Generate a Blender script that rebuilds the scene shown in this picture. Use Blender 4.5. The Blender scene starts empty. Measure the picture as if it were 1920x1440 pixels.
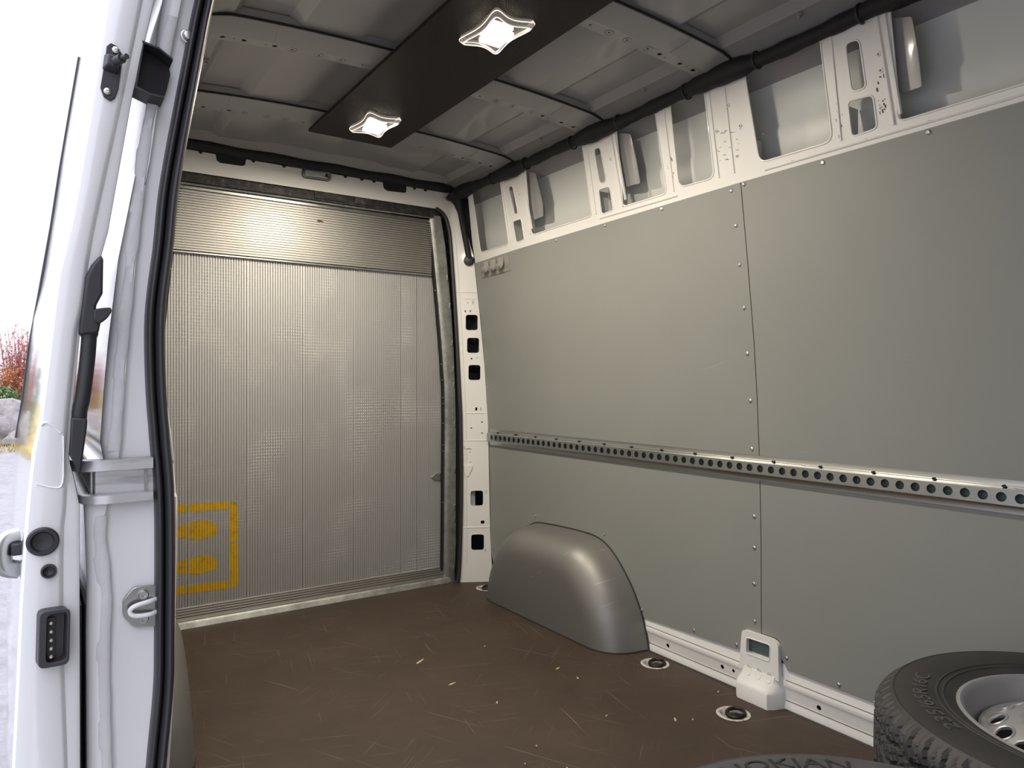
import bpy, bmesh, math, random
from mathutils import Vector, Matrix, noise
from mathutils.geometry import delaunay_2d_cdt
PI = math.pi
R = math.radians
random.seed(7)
SC = bpy.context.scene
COL = SC.collection

# ------------------------------------------------------------------ camera, sky, exposure
cam_d = bpy.data.cameras.new('camera')
cam_d.sensor_width = 36.0
cam_d.lens = 25.03
cam_d.clip_start = 0.02
cam_d.clip_end = 400
cam = bpy.data.objects.new('camera', cam_d)
COL.objects.link(cam)
cam.location = (-1.07, 0.0, 1.0)
cam.rotation_euler = (PI / 2, 0, -R(33.9))
SC.camera = cam

world = bpy.data.worlds.new('overcast_sky')
SC.world = world
world.use_nodes = True
bg = world.node_tree.nodes['Background']
bg.inputs['Color'].default_value = (0.89, 0.90, 1.0, 1)
# overcast sky: brighter toward the zenith, as a closed cloud cover is
wn, wk = world.node_tree.nodes, world.node_tree.links
wtc = wn.new('ShaderNodeTexCoord')
wsx = wn.new('ShaderNodeSeparateXYZ')
wmr = wn.new('ShaderNodeMapRange')
wmr.inputs['To Min'].default_value = 1.2
wmr.inputs['To Max'].default_value = 3.6
wk.new(wtc.outputs['Generated'], wsx.inputs[0])
wk.new(wsx.outputs[2], wmr.inputs['Value'])
wk.new(wmr.outputs['Result'], bg.inputs['Strength'])

SC.view_settings.view_transform = 'Standard'
SC.view_settings.look = 'None'
SC.view_settings.gamma = 1.0
SC.view_settings.use_curve_mapping = False
SC.view_settings.exposure = 0.0
SC.cycles.use_denoising = True
SC.cycles.max_bounces = 10
SC.cycles.diffuse_bounces = 6
SC.cycles.glossy_bounces = 5
SC.cycles.sample_clamp_indirect = 6.0
SC.cycles.caustics_refractive = False
SC.cycles.caustics_reflective = False
LAMP_POWER = 15.5
LAMP_COLOR = (1.0, 0.89, 0.73)

# ------------------------------------------------------------------ materials
MATS = {}


def mat(name, color, rough=0.5, metal=0.0, coat=0.0, spec=0.5, **kw):
    m = bpy.data.materials.new(name)
    m.use_nodes = True
    b = m.node_tree.nodes['Principled BSDF']
    b.inputs['Base Color'].default_value = (*color, 1)
    b.inputs['Roughness'].default_value = rough
    b.inputs['Metallic'].default_value = metal
    b.inputs['Coat Weight'].default_value = coat
    b.inputs['Coat Roughness'].default_value = 0.08
    b.inputs['Specular IOR Level'].default_value = spec
    for k, v in kw.items():
        b.inputs[k.replace('_', ' ')].default_value = v
    MATS[name] = m
    return m


def nodes(m):
    return m.node_tree.nodes, m.node_tree.links, m.node_tree.nodes['Principled BSDF']


def tex_noise(m, scale, detail=4, stretch=(1, 1, 1), rot=(0, 0, 0), rough=0.6, coord='Object'):
    n, l, b = nodes(m)
    tc = n.new('ShaderNodeTexCoord')
    mp = n.new('ShaderNodeMapping')
    mp.inputs['Scale'].default_value = stretch
    rt = n.new('ShaderNodeMapping')
    rt.inputs['Rotation'].default_value = rot
    t = n.new('ShaderNodeTexNoise')
    t.inputs['Scale'].default_value = scale
    t.inputs['Detail'].default_value = detail
    t.inputs['Roughness'].default_value = rough
    l.new(tc.outputs[coord], rt.inputs['Vector'])
    l.new(rt.outputs['Vector'], mp.inputs['Vector'])
    l.new(mp.outputs['Vector'], t.inputs['Vector'])
    return t.outputs['Fac']


def ramp(m, fac, stops):
    n, l, b = nodes(m)
    r = n.new('ShaderNodeValToRGB')
    e = r.color_ramp.elements
    while len(e) > 1:
        e.remove(e[-1])
    e[0].position = stops[0][0]
    e[0].color = (*stops[0][1], 1)
    for p, c in stops[1:]:
        q = e.new(p)
        q.color = (*c, 1)
    l.new(fac, r.inputs['Fac'])
    return r.outputs['Color']


def mixc(m, fac, a, b_, mode='MIX'):
    n, l, b = nodes(m)
    x = n.new('ShaderNodeMix')
    x.data_type = 'RGBA'
    x.blend_type = mode
    for sock, v in ((x.inputs['Factor'], fac), (x.inputs['A'], a), (x.inputs['B'], b_)):
        pass
    def put(sock, v):
        if isinstance(v, (int, float)):
            sock.default_value = v
        elif isinstance(v, tuple):
            sock.default_value = (*v, 1)
        else:
            l.new(v, sock)
    put(x.inputs[0], fac)
    put(x.inputs[6], a)
    put(x.inputs[7], b_)
    return x.outputs[2]


def set_color(m, out):
    n, l, b = nodes(m)
    l.new(out, b.inputs['Base Color'])


def set_rough(m, fac, lo, hi):
    n, l, b = nodes(m)
    r = n.new('ShaderNodeMapRange')
    r.inputs['To Min'].default_value = lo
    r.inputs['To Max'].default_value = hi
    l.new(fac, r.inputs['Value'])
    l.new(r.outputs['Result'], b.inputs['Roughness'])


def set_bump(m, fac, strength=0.2, dist=0.002):
    n, l, b = nodes(m)
    x = n.new('ShaderNodeBump')
    x.inputs['Strength'].default_value = strength
    x.inputs['Distance'].default_value = dist
    l.new(fac, x.inputs['Height'])
    l.new(x.outputs['Normal'], b.inputs['Normal'])


def mth(m, op, a, b_=None, c=None):
    n, l, b = nodes(m)
    x = n.new('ShaderNodeMath')
    x.operation = op
    for i, v in enumerate((a, b_, c)):
        if v is None:
            continue
        if isinstance(v, (int, float)):
            x.inputs[i].default_value = v
        else:
            l.new(v, x.inputs[i])
    return x.outputs[0]


def xyz(m, coord='Object'):
    n, l, b = nodes(m)
    tc = n.new('ShaderNodeTexCoord')
    s = n.new('ShaderNodeSeparateXYZ')
    l.new(tc.outputs[coord], s.inputs[0])
    return s.outputs[0], s.outputs[1], s.outputs[2]


def scratched(m, base, light, layers, thr=0.66):
    """base colour with thin scratches: (scale, stretch, rot) noise layers thresholded"""
    cur = base
    for sc_, st, ro, th, col in layers:
        f = tex_noise(m, sc_, 2, st, ro, 0.5)
        fac = ramp(m, f, [(th, (0, 0, 0)), (th + 0.03, (1, 1, 1))])
        cur = mixc(m, fac, cur, col)
    set_color(m, cur)
    return cur


# white body paint
M_PAINT = mat('white_body_paint', (0.84, 0.845, 0.86), 0.32, coat=0.4)
set_rough(M_PAINT, tex_noise(M_PAINT, 6), 0.24, 0.42)
M_PAINT_OUT = mat('glossy_white_exterior_paint', (0.84, 0.845, 0.86), 0.12, coat=1.0)
M_PAINT_IN = mat('white_interior_paint', (0.79, 0.785, 0.76), 0.38, coat=0.2)
n1 = tex_noise(M_PAINT_IN, 55, 6, (1, 1, 0.6), rough=0.75)
c1 = mixc(M_PAINT_IN, ramp(M_PAINT_IN, n1, [(0.70, (0, 0, 0)), (0.73, (1, 1, 1))]), (0.79, 0.785, 0.76), (0.30, 0.29, 0.27))
set_color(M_PAINT_IN, c1)
M_SCUFF_CREASE = mat('black_scuff_and_crease_shade', (0.09, 0.085, 0.08), 0.7)  # scuffs and rivet mark; also the painted shade in the sill grooves
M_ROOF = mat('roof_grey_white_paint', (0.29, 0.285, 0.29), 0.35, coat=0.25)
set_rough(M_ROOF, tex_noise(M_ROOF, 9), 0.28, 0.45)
M_SKIN = mat('outer_skin_inside_paint', (0.62, 0.64, 0.62), 0.4)
M_SEALER = mat('white_seam_sealer', (0.70, 0.70, 0.72), 0.45)
set_bump(M_SEALER, tex_noise(M_SEALER, 60, 3), 0.5, 0.004)

# grey lining panels
M_PANEL = mat('grey_lining_panel', (0.27, 0.272, 0.245), 0.5)
nb = tex_noise(M_PANEL, 2.2, 3)
base = ramp(M_PANEL, nb, [(0.3, (0.250, 0.260, 0.242)), (0.7, (0.266, 0.276, 0.258))])
scratched(M_PANEL, base, None, [
    (3.0, (1, 1.2, 40), (0.25, 0, 0), 0.775, (0.32, 0.32, 0.30)),
    (4.0, (1, 1.0, 30), (-0.3, 0, 0), 0.79, (0.14, 0.14, 0.13))])
set_bump(M_PANEL, tex_noise(M_PANEL, 300, 2), 0.05, 0.001)

# brown film faced plywood floor
M_FLOOR = mat('brown_plywood_floor', (0.05, 0.036, 0.028), 0.5)
nb = tex_noise(M_FLOOR, 1.8, 6, rough=0.7)
base = ramp(M_FLOOR, nb, [(0.3, (0.038, 0.024, 0.016)), (0.55, (0.052, 0.033, 0.022)), (0.75, (0.070, 0.047, 0.033))])
scratched(M_FLOOR, base, None, [
    (2.2, (1.2, 55, 1), (0, 0, 0.35), 0.685, (0.12, 0.09, 0.07)),
    (2.6, (45, 1.0, 1), (0, 0, 0.2), 0.695, (0.12, 0.09, 0.07)),
    (3.1, (1.2, 60, 1), (0, 0, -0.7), 0.69, (0.105, 0.08, 0.062)),
    (2.0, (1.0, 70, 1), (0, 0, 1.1), 0.69, (0.13, 0.10, 0.078)),
    (150, (1, 1, 1), (0, 0, 0), 0.80, (0.28, 0.24, 0.19))])
set_rough(M_FLOOR, tex_noise(M_FLOOR, 5, 5), 0.5, 0.72)
M_PLYEDGE = mat('plywood_edge', (0.10, 0.075, 0.055), 0.7)

# dark ceiling board (mesh faced plywood)
M_BOARD = mat('dark_mesh_faced_board', (0.012, 0.0085, 0.009), 0.5, spec=0.25)
x_, y_, z_ = xyz(M_BOARD)
wa = mth(M_BOARD, 'SINE', mth(M_BOARD, 'MULTIPLY', x_, 2 * PI / 0.006))
wb = mth(M_BOARD, 'SINE', mth(M_BOARD, 'MULTIPLY', y_, 2 * PI / 0.006))
set_bump(M_BOARD, mth(M_BOARD, 'MULTIPLY', wa, wb), 0.5, 0.0012)
nb = tex_noise(M_BOARD, 3, 2, (1, 25, 1), (0, 0, 0.5))
set_color(M_BOARD, mixc(M_BOARD, ramp(M_BOARD, nb, [(0.74, (0, 0, 0)), (0.76, (1, 1, 1))]), (0.012, 0.0085, 0.009), (0.07, 0.055, 0.05)))

# metals
M_ALU = mat('ribbed_aluminium', (0.66, 0.655, 0.645), 0.5, 0.8)
x_, y_, z_ = xyz(M_ALU)
du = mth(M_ALU, 'SINE', mth(M_ALU, 'MULTIPLY', x_, 2 * PI / 0.0107))
dv = mth(M_ALU, 'SINE', mth(M_ALU, 'MULTIPLY', z_, 2 * PI / 0.014))
dots = mth(M_ALU, 'MULTIPLY', mth(M_ALU, 'MAXIMUM', mth(M_ALU, 'MULTIPLY', du, -1), 0), mth(M_ALU, 'MAXIMUM', dv, 0))
patch = tex_noise(M_ALU, 3.0, 2)
dots2 = mth(M_ALU, 'MULTIPLY', dots, ramp(M_ALU, patch, [(0.48, (0, 0, 0)), (0.66, (1, 1, 1))]))
set_bump(M_ALU, dots2, 0.9, 0.002)
set_color(M_ALU, mixc(M_ALU, dots2, (0.55, 0.548, 0.545), (0.98, 0.98, 0.97)))  # punched grip dots whitened: their glints are painted into the colour
set_rough(M_ALU, tex_noise(M_ALU, 4, 4, (1, 1, 0.4)), 0.52, 0.66)
M_ALU_H = mat('ribbed_aluminium_flap', (0.40, 0.39, 0.37), 0.33, 1.0)
set_rough(M_ALU_H, tex_noise(M_ALU_H, 5, 4), 0.42, 0.56)
M_YELLOW = mat('yellow_floor_paint', (0.58, 0.36, 0.02), 0.55)
nb = tex_noise(M_YELLOW, 40, 5)
set_color(M_YELLOW, ramp(M_YELLOW, nb, [(0.25, (0.36, 0.24, 0.05)), (0.42, (0.58, 0.37, 0.02)), (0.7, (0.66, 0.42, 0.02))]))
M_GALV = mat('galvanised_steel', (0.36, 0.37, 0.35), 0.48, 0.85)
nb = tex_noise(M_GALV, 14, 6, rough=0.7)
set_color(M_GALV, ramp(M_GALV, nb, [(0.3, (0.22, 0.225, 0.21)), (0.6, (0.40, 0.41, 0.39)), (0.8, (0.55, 0.55, 0.53))]))
M_GRIME = mat('grimy_dark_steel', (0.06, 0.06, 0.06), 0.6, 0.4)
nb = tex_noise(M_GRIME, 30, 6, rough=0.8)
set_color(M_GRIME, ramp(M_GRIME, nb, [(0.40, (0.022, 0.022, 0.028)), (0.58, (0.06, 0.06, 0.055)), (0.72, (0.24, 0.23, 0.20))]))
M_ZINC = mat('zinc_plated_steel', (0.46, 0.47, 0.46), 0.28, 1.0)
set_rough(M_ZINC, tex_noise(M_ZINC, 12, 5, (1, 0.2, 1)), 0.18, 0.42)
M_SCREW = mat('screw_steel', (0.55, 0.55, 0.54), 0.35, 1.0)
M_RAILWORN = mat('worn_guide_rail', (0.62, 0.62, 0.64), 0.35, 0.6)
nb = tex_noise(M_RAILWORN, 12, 5, (0.3, 0.3, 3))
set_color(M_RAILWORN, ramp(M_RAILWORN, nb, [(0.35, (0.36, 0.35, 0.36)), (0.55, (0.68, 0.68, 0.70))]))
M_ARCH = mat('metallic_grey_plastic', (0.22, 0.215, 0.205), 0.46, 0.5)
nb = tex_noise(M_ARCH, 3, 2, (1, 2, 30), (0.5, 0, 0))
set_color(M_ARCH, mixc(M_ARCH, ramp(M_ARCH, nb, [(0.72, (0, 0, 0)), (0.74, (1, 1, 1))]), (0.22, 0.215, 0.205), (0.32, 0.31, 0.30)))
set_bump(M_ARCH, tex_noise(M_ARCH, 420, 2), 0.08, 0.001)

# plastics, rubber
M_BLACK = mat('black_plastic', (0.024, 0.024, 0.029), 0.45)
M_RUBBER = mat('black_rubber_seal', (0.032, 0.032, 0.037), 0.42)
M_FOAM = mat('black_harness_sleeve', (0.008, 0.008, 0.010), 0.65)
set_bump(M_FOAM, tex_noise(M_FOAM, 90, 4), 0.5, 0.003)
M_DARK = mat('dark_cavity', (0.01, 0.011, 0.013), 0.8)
M_TEAL = mat('dark_blue_grey_cavity', (0.10, 0.145, 0.145), 0.6)
M_TYRE = mat('tyre_rubber', (0.022, 0.021, 0.022), 0.6)
nb = tex_noise(M_TYRE, 8, 6, rough=0.7)
set_color(M_TYRE, ramp(M_TYRE, nb, [(0.3, (0.020, 0.0195, 0.020)), (0.7, (0.040, 0.038, 0.037))]))
M_TYRE_GREY = mat('dusty_tyre_rubber', (0.055, 0.053, 0.056), 0.65)
nb = tex_noise(M_TYRE_GREY, 8, 6, rough=0.7)
set_color(M_TYRE_GREY, ramp(M_TYRE_GREY, nb, [(0.3, (0.045, 0.043, 0.046)), (0.7, (0.085, 0.082, 0.086))]))
M_LETTER = mat('raised_tyre_lettering', (0.016, 0.0155, 0.017), 0.55)
M_LETTER_L = mat('faint_tyre_lettering', (0.075, 0.072, 0.068), 0.45)
M_RIM = mat('silver_wheel_paint', (0.46, 0.46, 0.47), 0.34, 0.55)
set_rough(M_RIM, tex_noise(M_RIM, 10, 4), 0.28, 0.42)
M_GLASS = mat('tinted_window_glass', (0.02, 0.022, 0.024), 0.02)
M_LENS = mat('clear_lamp_plastic', (1, 0.97, 0.93), 0.04, IOR=1.35, Transmission_Weight=1.0)
M_LENS.node_tree.nodes['Principled BSDF'].inputs['Emission Color'].default_value = (1.0, 0.86, 0.72, 1)
M_LENS.node_tree.nodes['Principled BSDF'].inputs['Emission Strength'].default_value = 0.12
M_LENSEDGE = mat('glowing_lens_edge', (1, 0.95, 0.9), 0.2)
M_LENSEDGE.node_tree.nodes['Principled BSDF'].inputs['Emission Color'].default_value = (1.0, 0.90, 0.82, 1)
M_LENSEDGE.node_tree.nodes['Principled BSDF'].inputs['Emission Strength'].default_value = 0.9
M_LED = mat('lit_led_board', (1, 1, 0.9), 0.4)
M_LED.node_tree.nodes['Principled BSDF'].inputs['Emission Color'].default_value = (1.0, 0.88, 0.66, 1)
M_LED.node_tree.nodes['Principled BSDF'].inputs['Emission Strength'].default_value = 25.0
M_DOME = mat('frosted_lamp_cover', (0.5, 0.5, 0.48), 0.15, 0.2, coat=0.6)
M_CLEARSTRIP = mat('worn_clear_plate', (0.36, 0.35, 0.31), 0.25, 0.35)
M_GUARD = mat('ring_cup_plastic', (0.42, 0.40, 0.37), 0.5)
nb = tex_noise(M_GUARD, 45, 5)
set_color(M_GUARD, ramp(M_GUARD, nb, [(0.35, (0.25, 0.23, 0.20)), (0.5, (0.60, 0.58, 0.54))]))
M_RING = mat('dark_lashing_ring', (0.02, 0.016, 0.014), 0.4, 0.5)
M_WOOD = mat('pale_wood_splinter', (0.55, 0.44, 0.30), 0.7)
M_BRASS = mat('brass_contact', (0.62, 0.55, 0.40), 0.35, 0.8)
M_BULK = mat('bulkhead_white', (0.78, 0.78, 0.77), 0.5)

# outside
M_ASPH = mat('pale_wet_gravel_ground', (0.60, 0.59, 0.62), 0.6)
nb = tex_noise(M_ASPH, 3.0, 10, rough=0.85)
set_color(M_ASPH, ramp(M_ASPH, nb, [(0.35, (0.17, 0.167, 0.18)), (0.5, (0.26, 0.257, 0.275)), (0.65, (0.33, 0.327, 0.345))]))
M_ROCK = mat('pale_granite', (0.42, 0.38, 0.37), 0.8)
nb = tex_noise(M_ROCK, 4, 8, rough=0.75)
set_color(M_ROCK, ramp(M_ROCK, nb, [(0.3, (0.14, 0.12, 0.115)), (0.5, (0.27, 0.245, 0.245)), (0.7, (0.40, 0.37, 0.37))]))
M_GRASS = mat('yellow_autumn_grass', (0.42, 0.32, 0.08), 0.8)
M_TWIG = mat('reddish_twig', (0.34, 0.13, 0.12), 0.8)
M_LEAFO = mat('orange_autumn_leaf', (0.62, 0.28, 0.08), 0.7)
M_LEAFR = mat('red_autumn_leaf', (0.50, 0.16, 0.14), 0.7)
M_NEEDLE = mat('pine_needle_green', (0.16, 0.24, 0.10), 0.7)
M_BARK = mat('grey_brown_bark', (0.20, 0.15, 0.12), 0.85)


# ------------------------------------------------------------------ mesh helpers
class MB:
    def __init__(s):
        s.v = []
        s.f = []

    def add(s, v, f):
        o = len(s.v)
        s.v += [tuple(p) for p in v]
        s.f += [tuple(i + o for i in q) for q in f]
        return s

    def box(s, c, size, rot=None):
        hx, hy, hz = size[0] / 2, size[1] / 2, size[2] / 2
        vs = [Vector((x * hx, y * hy, z * hz)) for z in (-1, 1) for y in (-1, 1) for x in (-1, 1)]
        if rot is not None:
            vs = [rot @ p for p in vs]
        c = Vector(c)
        return s.add([p + c for p in vs], [(0, 2, 3, 1), (4, 5, 7, 6), (0, 1, 5, 4), (2, 6, 7, 3), (0, 4, 6, 2), (1, 3, 7, 5)])

    def bx(s, a, b):
        return s.box([(p + q) / 2 for p, q in zip(a, b)], [abs(q - p) for p, q in zip(a, b)])

    def loft(s, rings, closed=True, caps=True, cyc=False):
        n = len(rings[0])
        vs = [p for r in rings for p in r]
        fs = []
        m = len(rings)
        for i in range(m if cyc else m - 1):
            j = (i + 1) % m
            for k in range(n if closed else n - 1):
                l = (k + 1) % n
                fs.append((i * n + k, i * n + l, j * n + l, j * n + k))
        if caps and closed and not cyc:
            fs.append(tuple(range(n - 1, -1, -1)))
            fs.append(tuple((m - 1) * n + k for k in range(n)))
        return s.add(vs, fs)

    def tube(s, path, r, n=10, cyc=False, flat=1.0):
        path = [Vector(p) for p in path]
        m = len(path)
        rs = r if isinstance(r, (list, tuple)) else [r] * m
        rings = []
        up = None
        for i in range(m):
            a = path[(i - 1) % m] if (cyc or i > 0) else path[i]
            b = path[(i + 1) % m] if (cyc or i < m - 1) else path[i]
            t = (b - a).normalized()
            if up is None:
                up = Vector((0, 0, 1)) if abs(t.z) < 0.9 else Vector((1, 0, 0))
            x = t.cross(up).normalized()
            u = x.cross(t).normalized()
            up = u
            rings.append([path[i] + (x * math.cos(q) + u * math.sin(q) * flat) * rs[i] for q in [2 * PI * k / n for k in range(n)]])
        return s.loft(rings, True, True, cyc)

    def lathe(s, prof, c=(0, 0, 0), axis='Z', n=32, close=False, rot=None):
        rings = []
        for k in range(n):
            a = 2 * PI * k / n
            ring = []
            for r, h in prof:
                if axis == 'Z':
                    p = Vector((r * math.cos(a), r * math.sin(a), h))
                elif axis == 'Y':
                    p = Vector((r * math.cos(a), h, r * math.sin(a)))
                else:
                    p = Vector((h, r * math.cos(a), r * math.sin(a)))
                if rot is not None:
                    p = rot @ p
                ring.append(p + Vector(c))
            rings.append(ring)
        return s.loft(rings, close, False, True)

    def prism(s, poly, f0, f1):
        """poly 2-D, f0/f1 map (u,v) to the two caps"""
        n = len(poly)
        return s.loft([[f0(*p) for p in poly], [f1(*p) for p in poly]], True, True)


def fix(me):
    bm = bmesh.new()
    bm.from_mesh(me)
    bmesh.ops.remove_doubles(bm, verts=bm.verts, dist=1e-6)
    bmesh.ops.recalc_face_normals(bm, faces=bm.faces)
    bm.to_mesh(me)
    bm.free()


def build(mb, name, material, parent=None, smooth=35, bevel=0.0, seg=2, recalc=True):
    origin = Vector((0, 0, 0))
    p = parent
    while p is not None:
        origin += p.location
        p = p.parent
    me = bpy.data.meshes.new(name)
    me.from_pydata([tuple(Vector(v) - origin) for v in mb.v], [], mb.f)
    if recalc:
        fix(me)
    me.materials.append(material)
    o = bpy.data.objects.new(name, me)
    COL.objects.link(o)
    if parent is not None:
        o.parent = parent
    if bevel:
        b = o.modifiers.new('edge', 'BEVEL')
        b.width = bevel
        b.segments = seg
        b.limit_method = 'ANGLE'
        b.angle_limit = R(35)
    if smooth:
        for q in me.polygons:
            q.use_smooth = True
        me.set_sharp_from_angle(angle=R(smooth))
    return o


def tag(o, label=None, cat=None, group=None, kind=None):
    if label:
        o['label'] = label
    if cat:
        o['category'] = cat
    if group:
        o['group'] = group
    if kind:
        o['kind'] = kind
    return o


def root(name, loc, label, cat, group=None, kind='thing'):
    o = bpy.data.objects.new(name, None)
    o.empty_display_size = 0.05
    o.location = loc
    COL.objects.link(o)
    return tag(o, label, cat, group, kind)


def copy_tree(o, parent=None):
    c = o.copy()
    COL.objects.link(c)
    c.parent = parent
    for ch in list(o.children):
        copy_tree(ch, c)
    return c


def rounded(pts, r, n=4):
    """2-D polygon with rounded corners; r scalar or per-corner list"""
    out = []
    m = len(pts)
    for i in range(m):
        p0, p1, p2 = Vector(pts[i - 1]), Vector(pts[i]), Vector(pts[(i + 1) % m])
        rr = r[i] if isinstance(r, (list, tuple)) else r
        if rr <= 0:
            out.append(tuple(p1))
            continue
        d0, d2 = (p0 - p1), (p2 - p1)
        a = min(rr, d0.length * 0.48, d2.length * 0.48)
        q0, q2 = p1 + d0.normalized() * a, p1 + d2.normalized() * a
        for k in range(n + 1):
            t = k / n
            out.append(tuple(q0 * (1 - t) ** 2 + p1 * 2 * t * (1 - t) + q2 * t * t))
    return out


def circle(cx, cy, r, n=14, ry=None):
    return [(cx + r * math.cos(2 * PI * k / n), cy + (ry or r) * math.sin(2 * PI * k / n)) for k in range(n)]


def inside(p, poly):
    x, y = p
    c = False
    j = len(poly) - 1
    for i in range(len(poly)):
        xi, yi = poly[i]
        xj, yj = poly[j]
        if (yi > y) != (yj > y) and x < (xj - xi) * (y - yi) / (yj - yi) + xi:
            c = not c
        j = i
    return c


def plate(mb, outer, holes, f, th, us=(), vs=(), lip=0.0):
    """sheet with holes; f(u,v,t) maps to 3-D, t from 0 (front) to th (back)"""
    pts, edges = [], []
    def loop(l):
        o = len(pts)
        pts.extend([Vector(p) for p in l])
        edges.extend([(o + i, o + (i + 1) % len(l)) for i in range(len(l))])
    loop(outer)
    for h in holes:
        loop(h)
    u0, u1 = min(p[0] for p in outer), max(p[0] for p in outer)
    v0, v1 = min(p[1] for p in outer), max(p[1] for p in outer)
    for u in us:
        if u0 < u < u1:
            o = len(pts)
            pts.extend([Vector((u, v0 - 0.01)), Vector((u, v1 + 0.01))])
            edges.append((o, o + 1))
    for v in vs:
        if v0 < v < v1:
            o = len(pts)
            pts.extend([Vector((u0 - 0.01, v)), Vector((u1 + 0.01, v))])
            edges.append((o, o + 1))
    co, ed, fc = delaunay_2d_cdt(pts, edges, [], 0, 1e-6)[:3]
    keep = []
    for q in fc:
        c = sum((co[i] for i in q), Vector((0, 0))) / len(q)
        c = (c.x, c.y)
        if inside(c, outer) and not any(inside(c, h) for h in holes):
            keep.append(tuple(q))
    used = sorted({i for q in keep for i in q})
    ix = {u: i for i, u in enumerate(used)}
    n = len(used)
    V = [f(co[i].x, co[i].y, 0) for i in used] + [f(co[i].x, co[i].y, th) for i in used]
    F = []
    cnt = {}
    for q in keep:
        q = [ix[i] for i in q]
        F.append(tuple(q))
        F.append(tuple(i + n for i in reversed(q)))
        for a, b in zip(q, q[1:] + q[:1]):
            cnt[(a, b)] = cnt.get((a, b), 0) + 1
    for (a, b) in list(cnt):
        if (b, a) not in cnt:
            F.append((b, a, a + n, b + n))
    mb.add(V, F)
    if lip:
        for h in holes:
            mb.tube([f(u, v, 0) for u, v in h], lip, 6, True)
    return mb


def interp(x, xs, ys):
    if x <= xs[0]:
        return ys[0]
    for i in range(1, len(xs)):
        if x <= xs[i]:
            t = (x - xs[i - 1]) / (xs[i] - xs[i - 1])
            return ys[i - 1] + t * (ys[i] - ys[i - 1])
    return ys[-1]


def smooth_pts(pts, n=6):
    """Catmull-Rom through points"""
    pts = [Vector(p) for p in pts]
    out = []
    for i in range(len(pts) - 1):
        p0 = pts[max(i - 1, 0)]
        p1, p2 = pts[i], pts[i + 1]
        p3 = pts[min(i + 2, len(pts) - 1)]
        for k in range(n):
            t = k / n
            out.append(0.5 * ((2 * p1) + (p2 - p0) * t + (2 * p0 - 5 * p1 + 4 * p2 - p3) * t * t + (3 * p1 - p0 - 3 * p2 + p3) * t ** 3))
    out.append(pts[-1])
    return out


# side wall profile of the van: half width against height
WZ = [-0.3, 0.24, 0.50, 0.73, 0.95, 1.135, 1.367, 1.609, 1.90, 2.0]
WX = [0.856, 0.856, 0.854, 0.848, 0.835, 0.819, 0.790, 0.757, 0.705, 0.690]


def xw(z):
    return interp(z, WZ, WX)


CURVE_V = [0.0, 0.12, 0.24, 0.4, 0.5, 0.62, 0.73, 0.84, 0.95, 1.04, 1.135, 1.25, 1.367, 1.49, 1.609, 1.7, 1.8, 1.9]
Y_FRONT = -0.40
Y_REAR = 3.17
Y_JAMB = 1.40

# ------------------------------------------------------------------ floor
RINGS = [(0.770, 2.963), (0.772, 1.826), (0.689, 1.416)]
mb = MB()
plate(mb, [(-0.87, Y_FRONT), (0.862, Y_FRONT), (0.862, Y_REAR), (-0.87, Y_REAR)],
      [circle(x, y, 0.044, 28) for x, y in RINGS], lambda u, v, t: (u, v, -t), 0.018)
floor = build(mb, 'floor', M_FLOOR, smooth=0)
tag(floor, 'scratched dark brown plywood load floor of the van', None, None, 'structure')

# ------------------------------------------------------------------ right side wall
wall = bpy.data.objects.new('wall_right', None)
COL.objects.link(wall)
tag(wall, 'van side wall with grey lining panels below a white pressed frame', None, None, 'structure')

# upper pressed frame with its openings
def on_wall(off):
    return lambda u, v, t: (xw(v) + off + t, u, v)


OPEN = [
    ([(2.986, 1.955), (2.986, 1.645), (2.736, 1.645), (2.733, 1.955)], 0.02),
    ([(2.677, 1.888), (2.641, 1.888), (2.629, 1.764), (2.657, 1.762)], 0.016),
    ([(2.680, 1.738), (2.612, 1.738), (2.611, 1.646), (2.676, 1.642)], 0.014),
    ([(2.529, 1.955), (2.548, 1.74), (2.552, 1.655), (2.143, 1.659), (2.146, 1.955)], 0.022),
    ([(2.083, 1.898), (2.047, 1.896), (2.037, 1.767), (2.074, 1.765)], 0.016),
    ([(2.086, 1.748), (2.023, 1.746), (2.020, 1.657), (2.087, 1.654)], 0.014),
    ([(1.951, 1.955), (1.958, 1.74), (1.969, 1.659), (1.746, 1.659), (1.754, 1.955)], 0.022),
    ([(1.685, 1.955), (1.689, 1.666), (1.536, 1.663), (1.539, 1.955)], 0.030),
    ([(1.386, 1.955), (1.366, 1.667), (1.129, 1.665), (1.137, 1.955)], 0.028),
    ([(1.069, 1.899), (1.030, 1.896), (1.024, 1.770), (1.063, 1.773)], 0.016),
    ([(1.077, 1.754), (1.008, 1.749), (1.005, 1.664), (1.075, 1.661)], 0.014),
    ([(0.948, 1.955), (0.946, 1.74), (0.955, 1.664), (0.560, 1.664), (0.566, 1.955)], 0.024),
    ([(0.500, 1.955), (0.505, 1.664), (0.120, 1.664), (0.120, 1.955)], 0.024),
]
holes = [rounded(p, r, 4) for p, r in OPEN]
holes += [circle(y, z, 0.005, 8) for y, z in [(1.455, 1.862), (0.985, 1.84), (0.983, 1.80), (2.60, 1.84), (2.0, 1.84), (1.51, 1.80), (1.42, 1.79)]]
mb = MB()
plate(mb, [(Y_FRONT, 1.60), (3.05, 1.60), (3.05, 1.70), (3.02, 1.965), (Y_FRONT, 1.965)], holes, on_wall(0.001), 0.0025,
      vs=[1.65, 1.7, 1.75, 1.8, 1.85, 1.9, 1.94], lip=0.0028)
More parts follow.
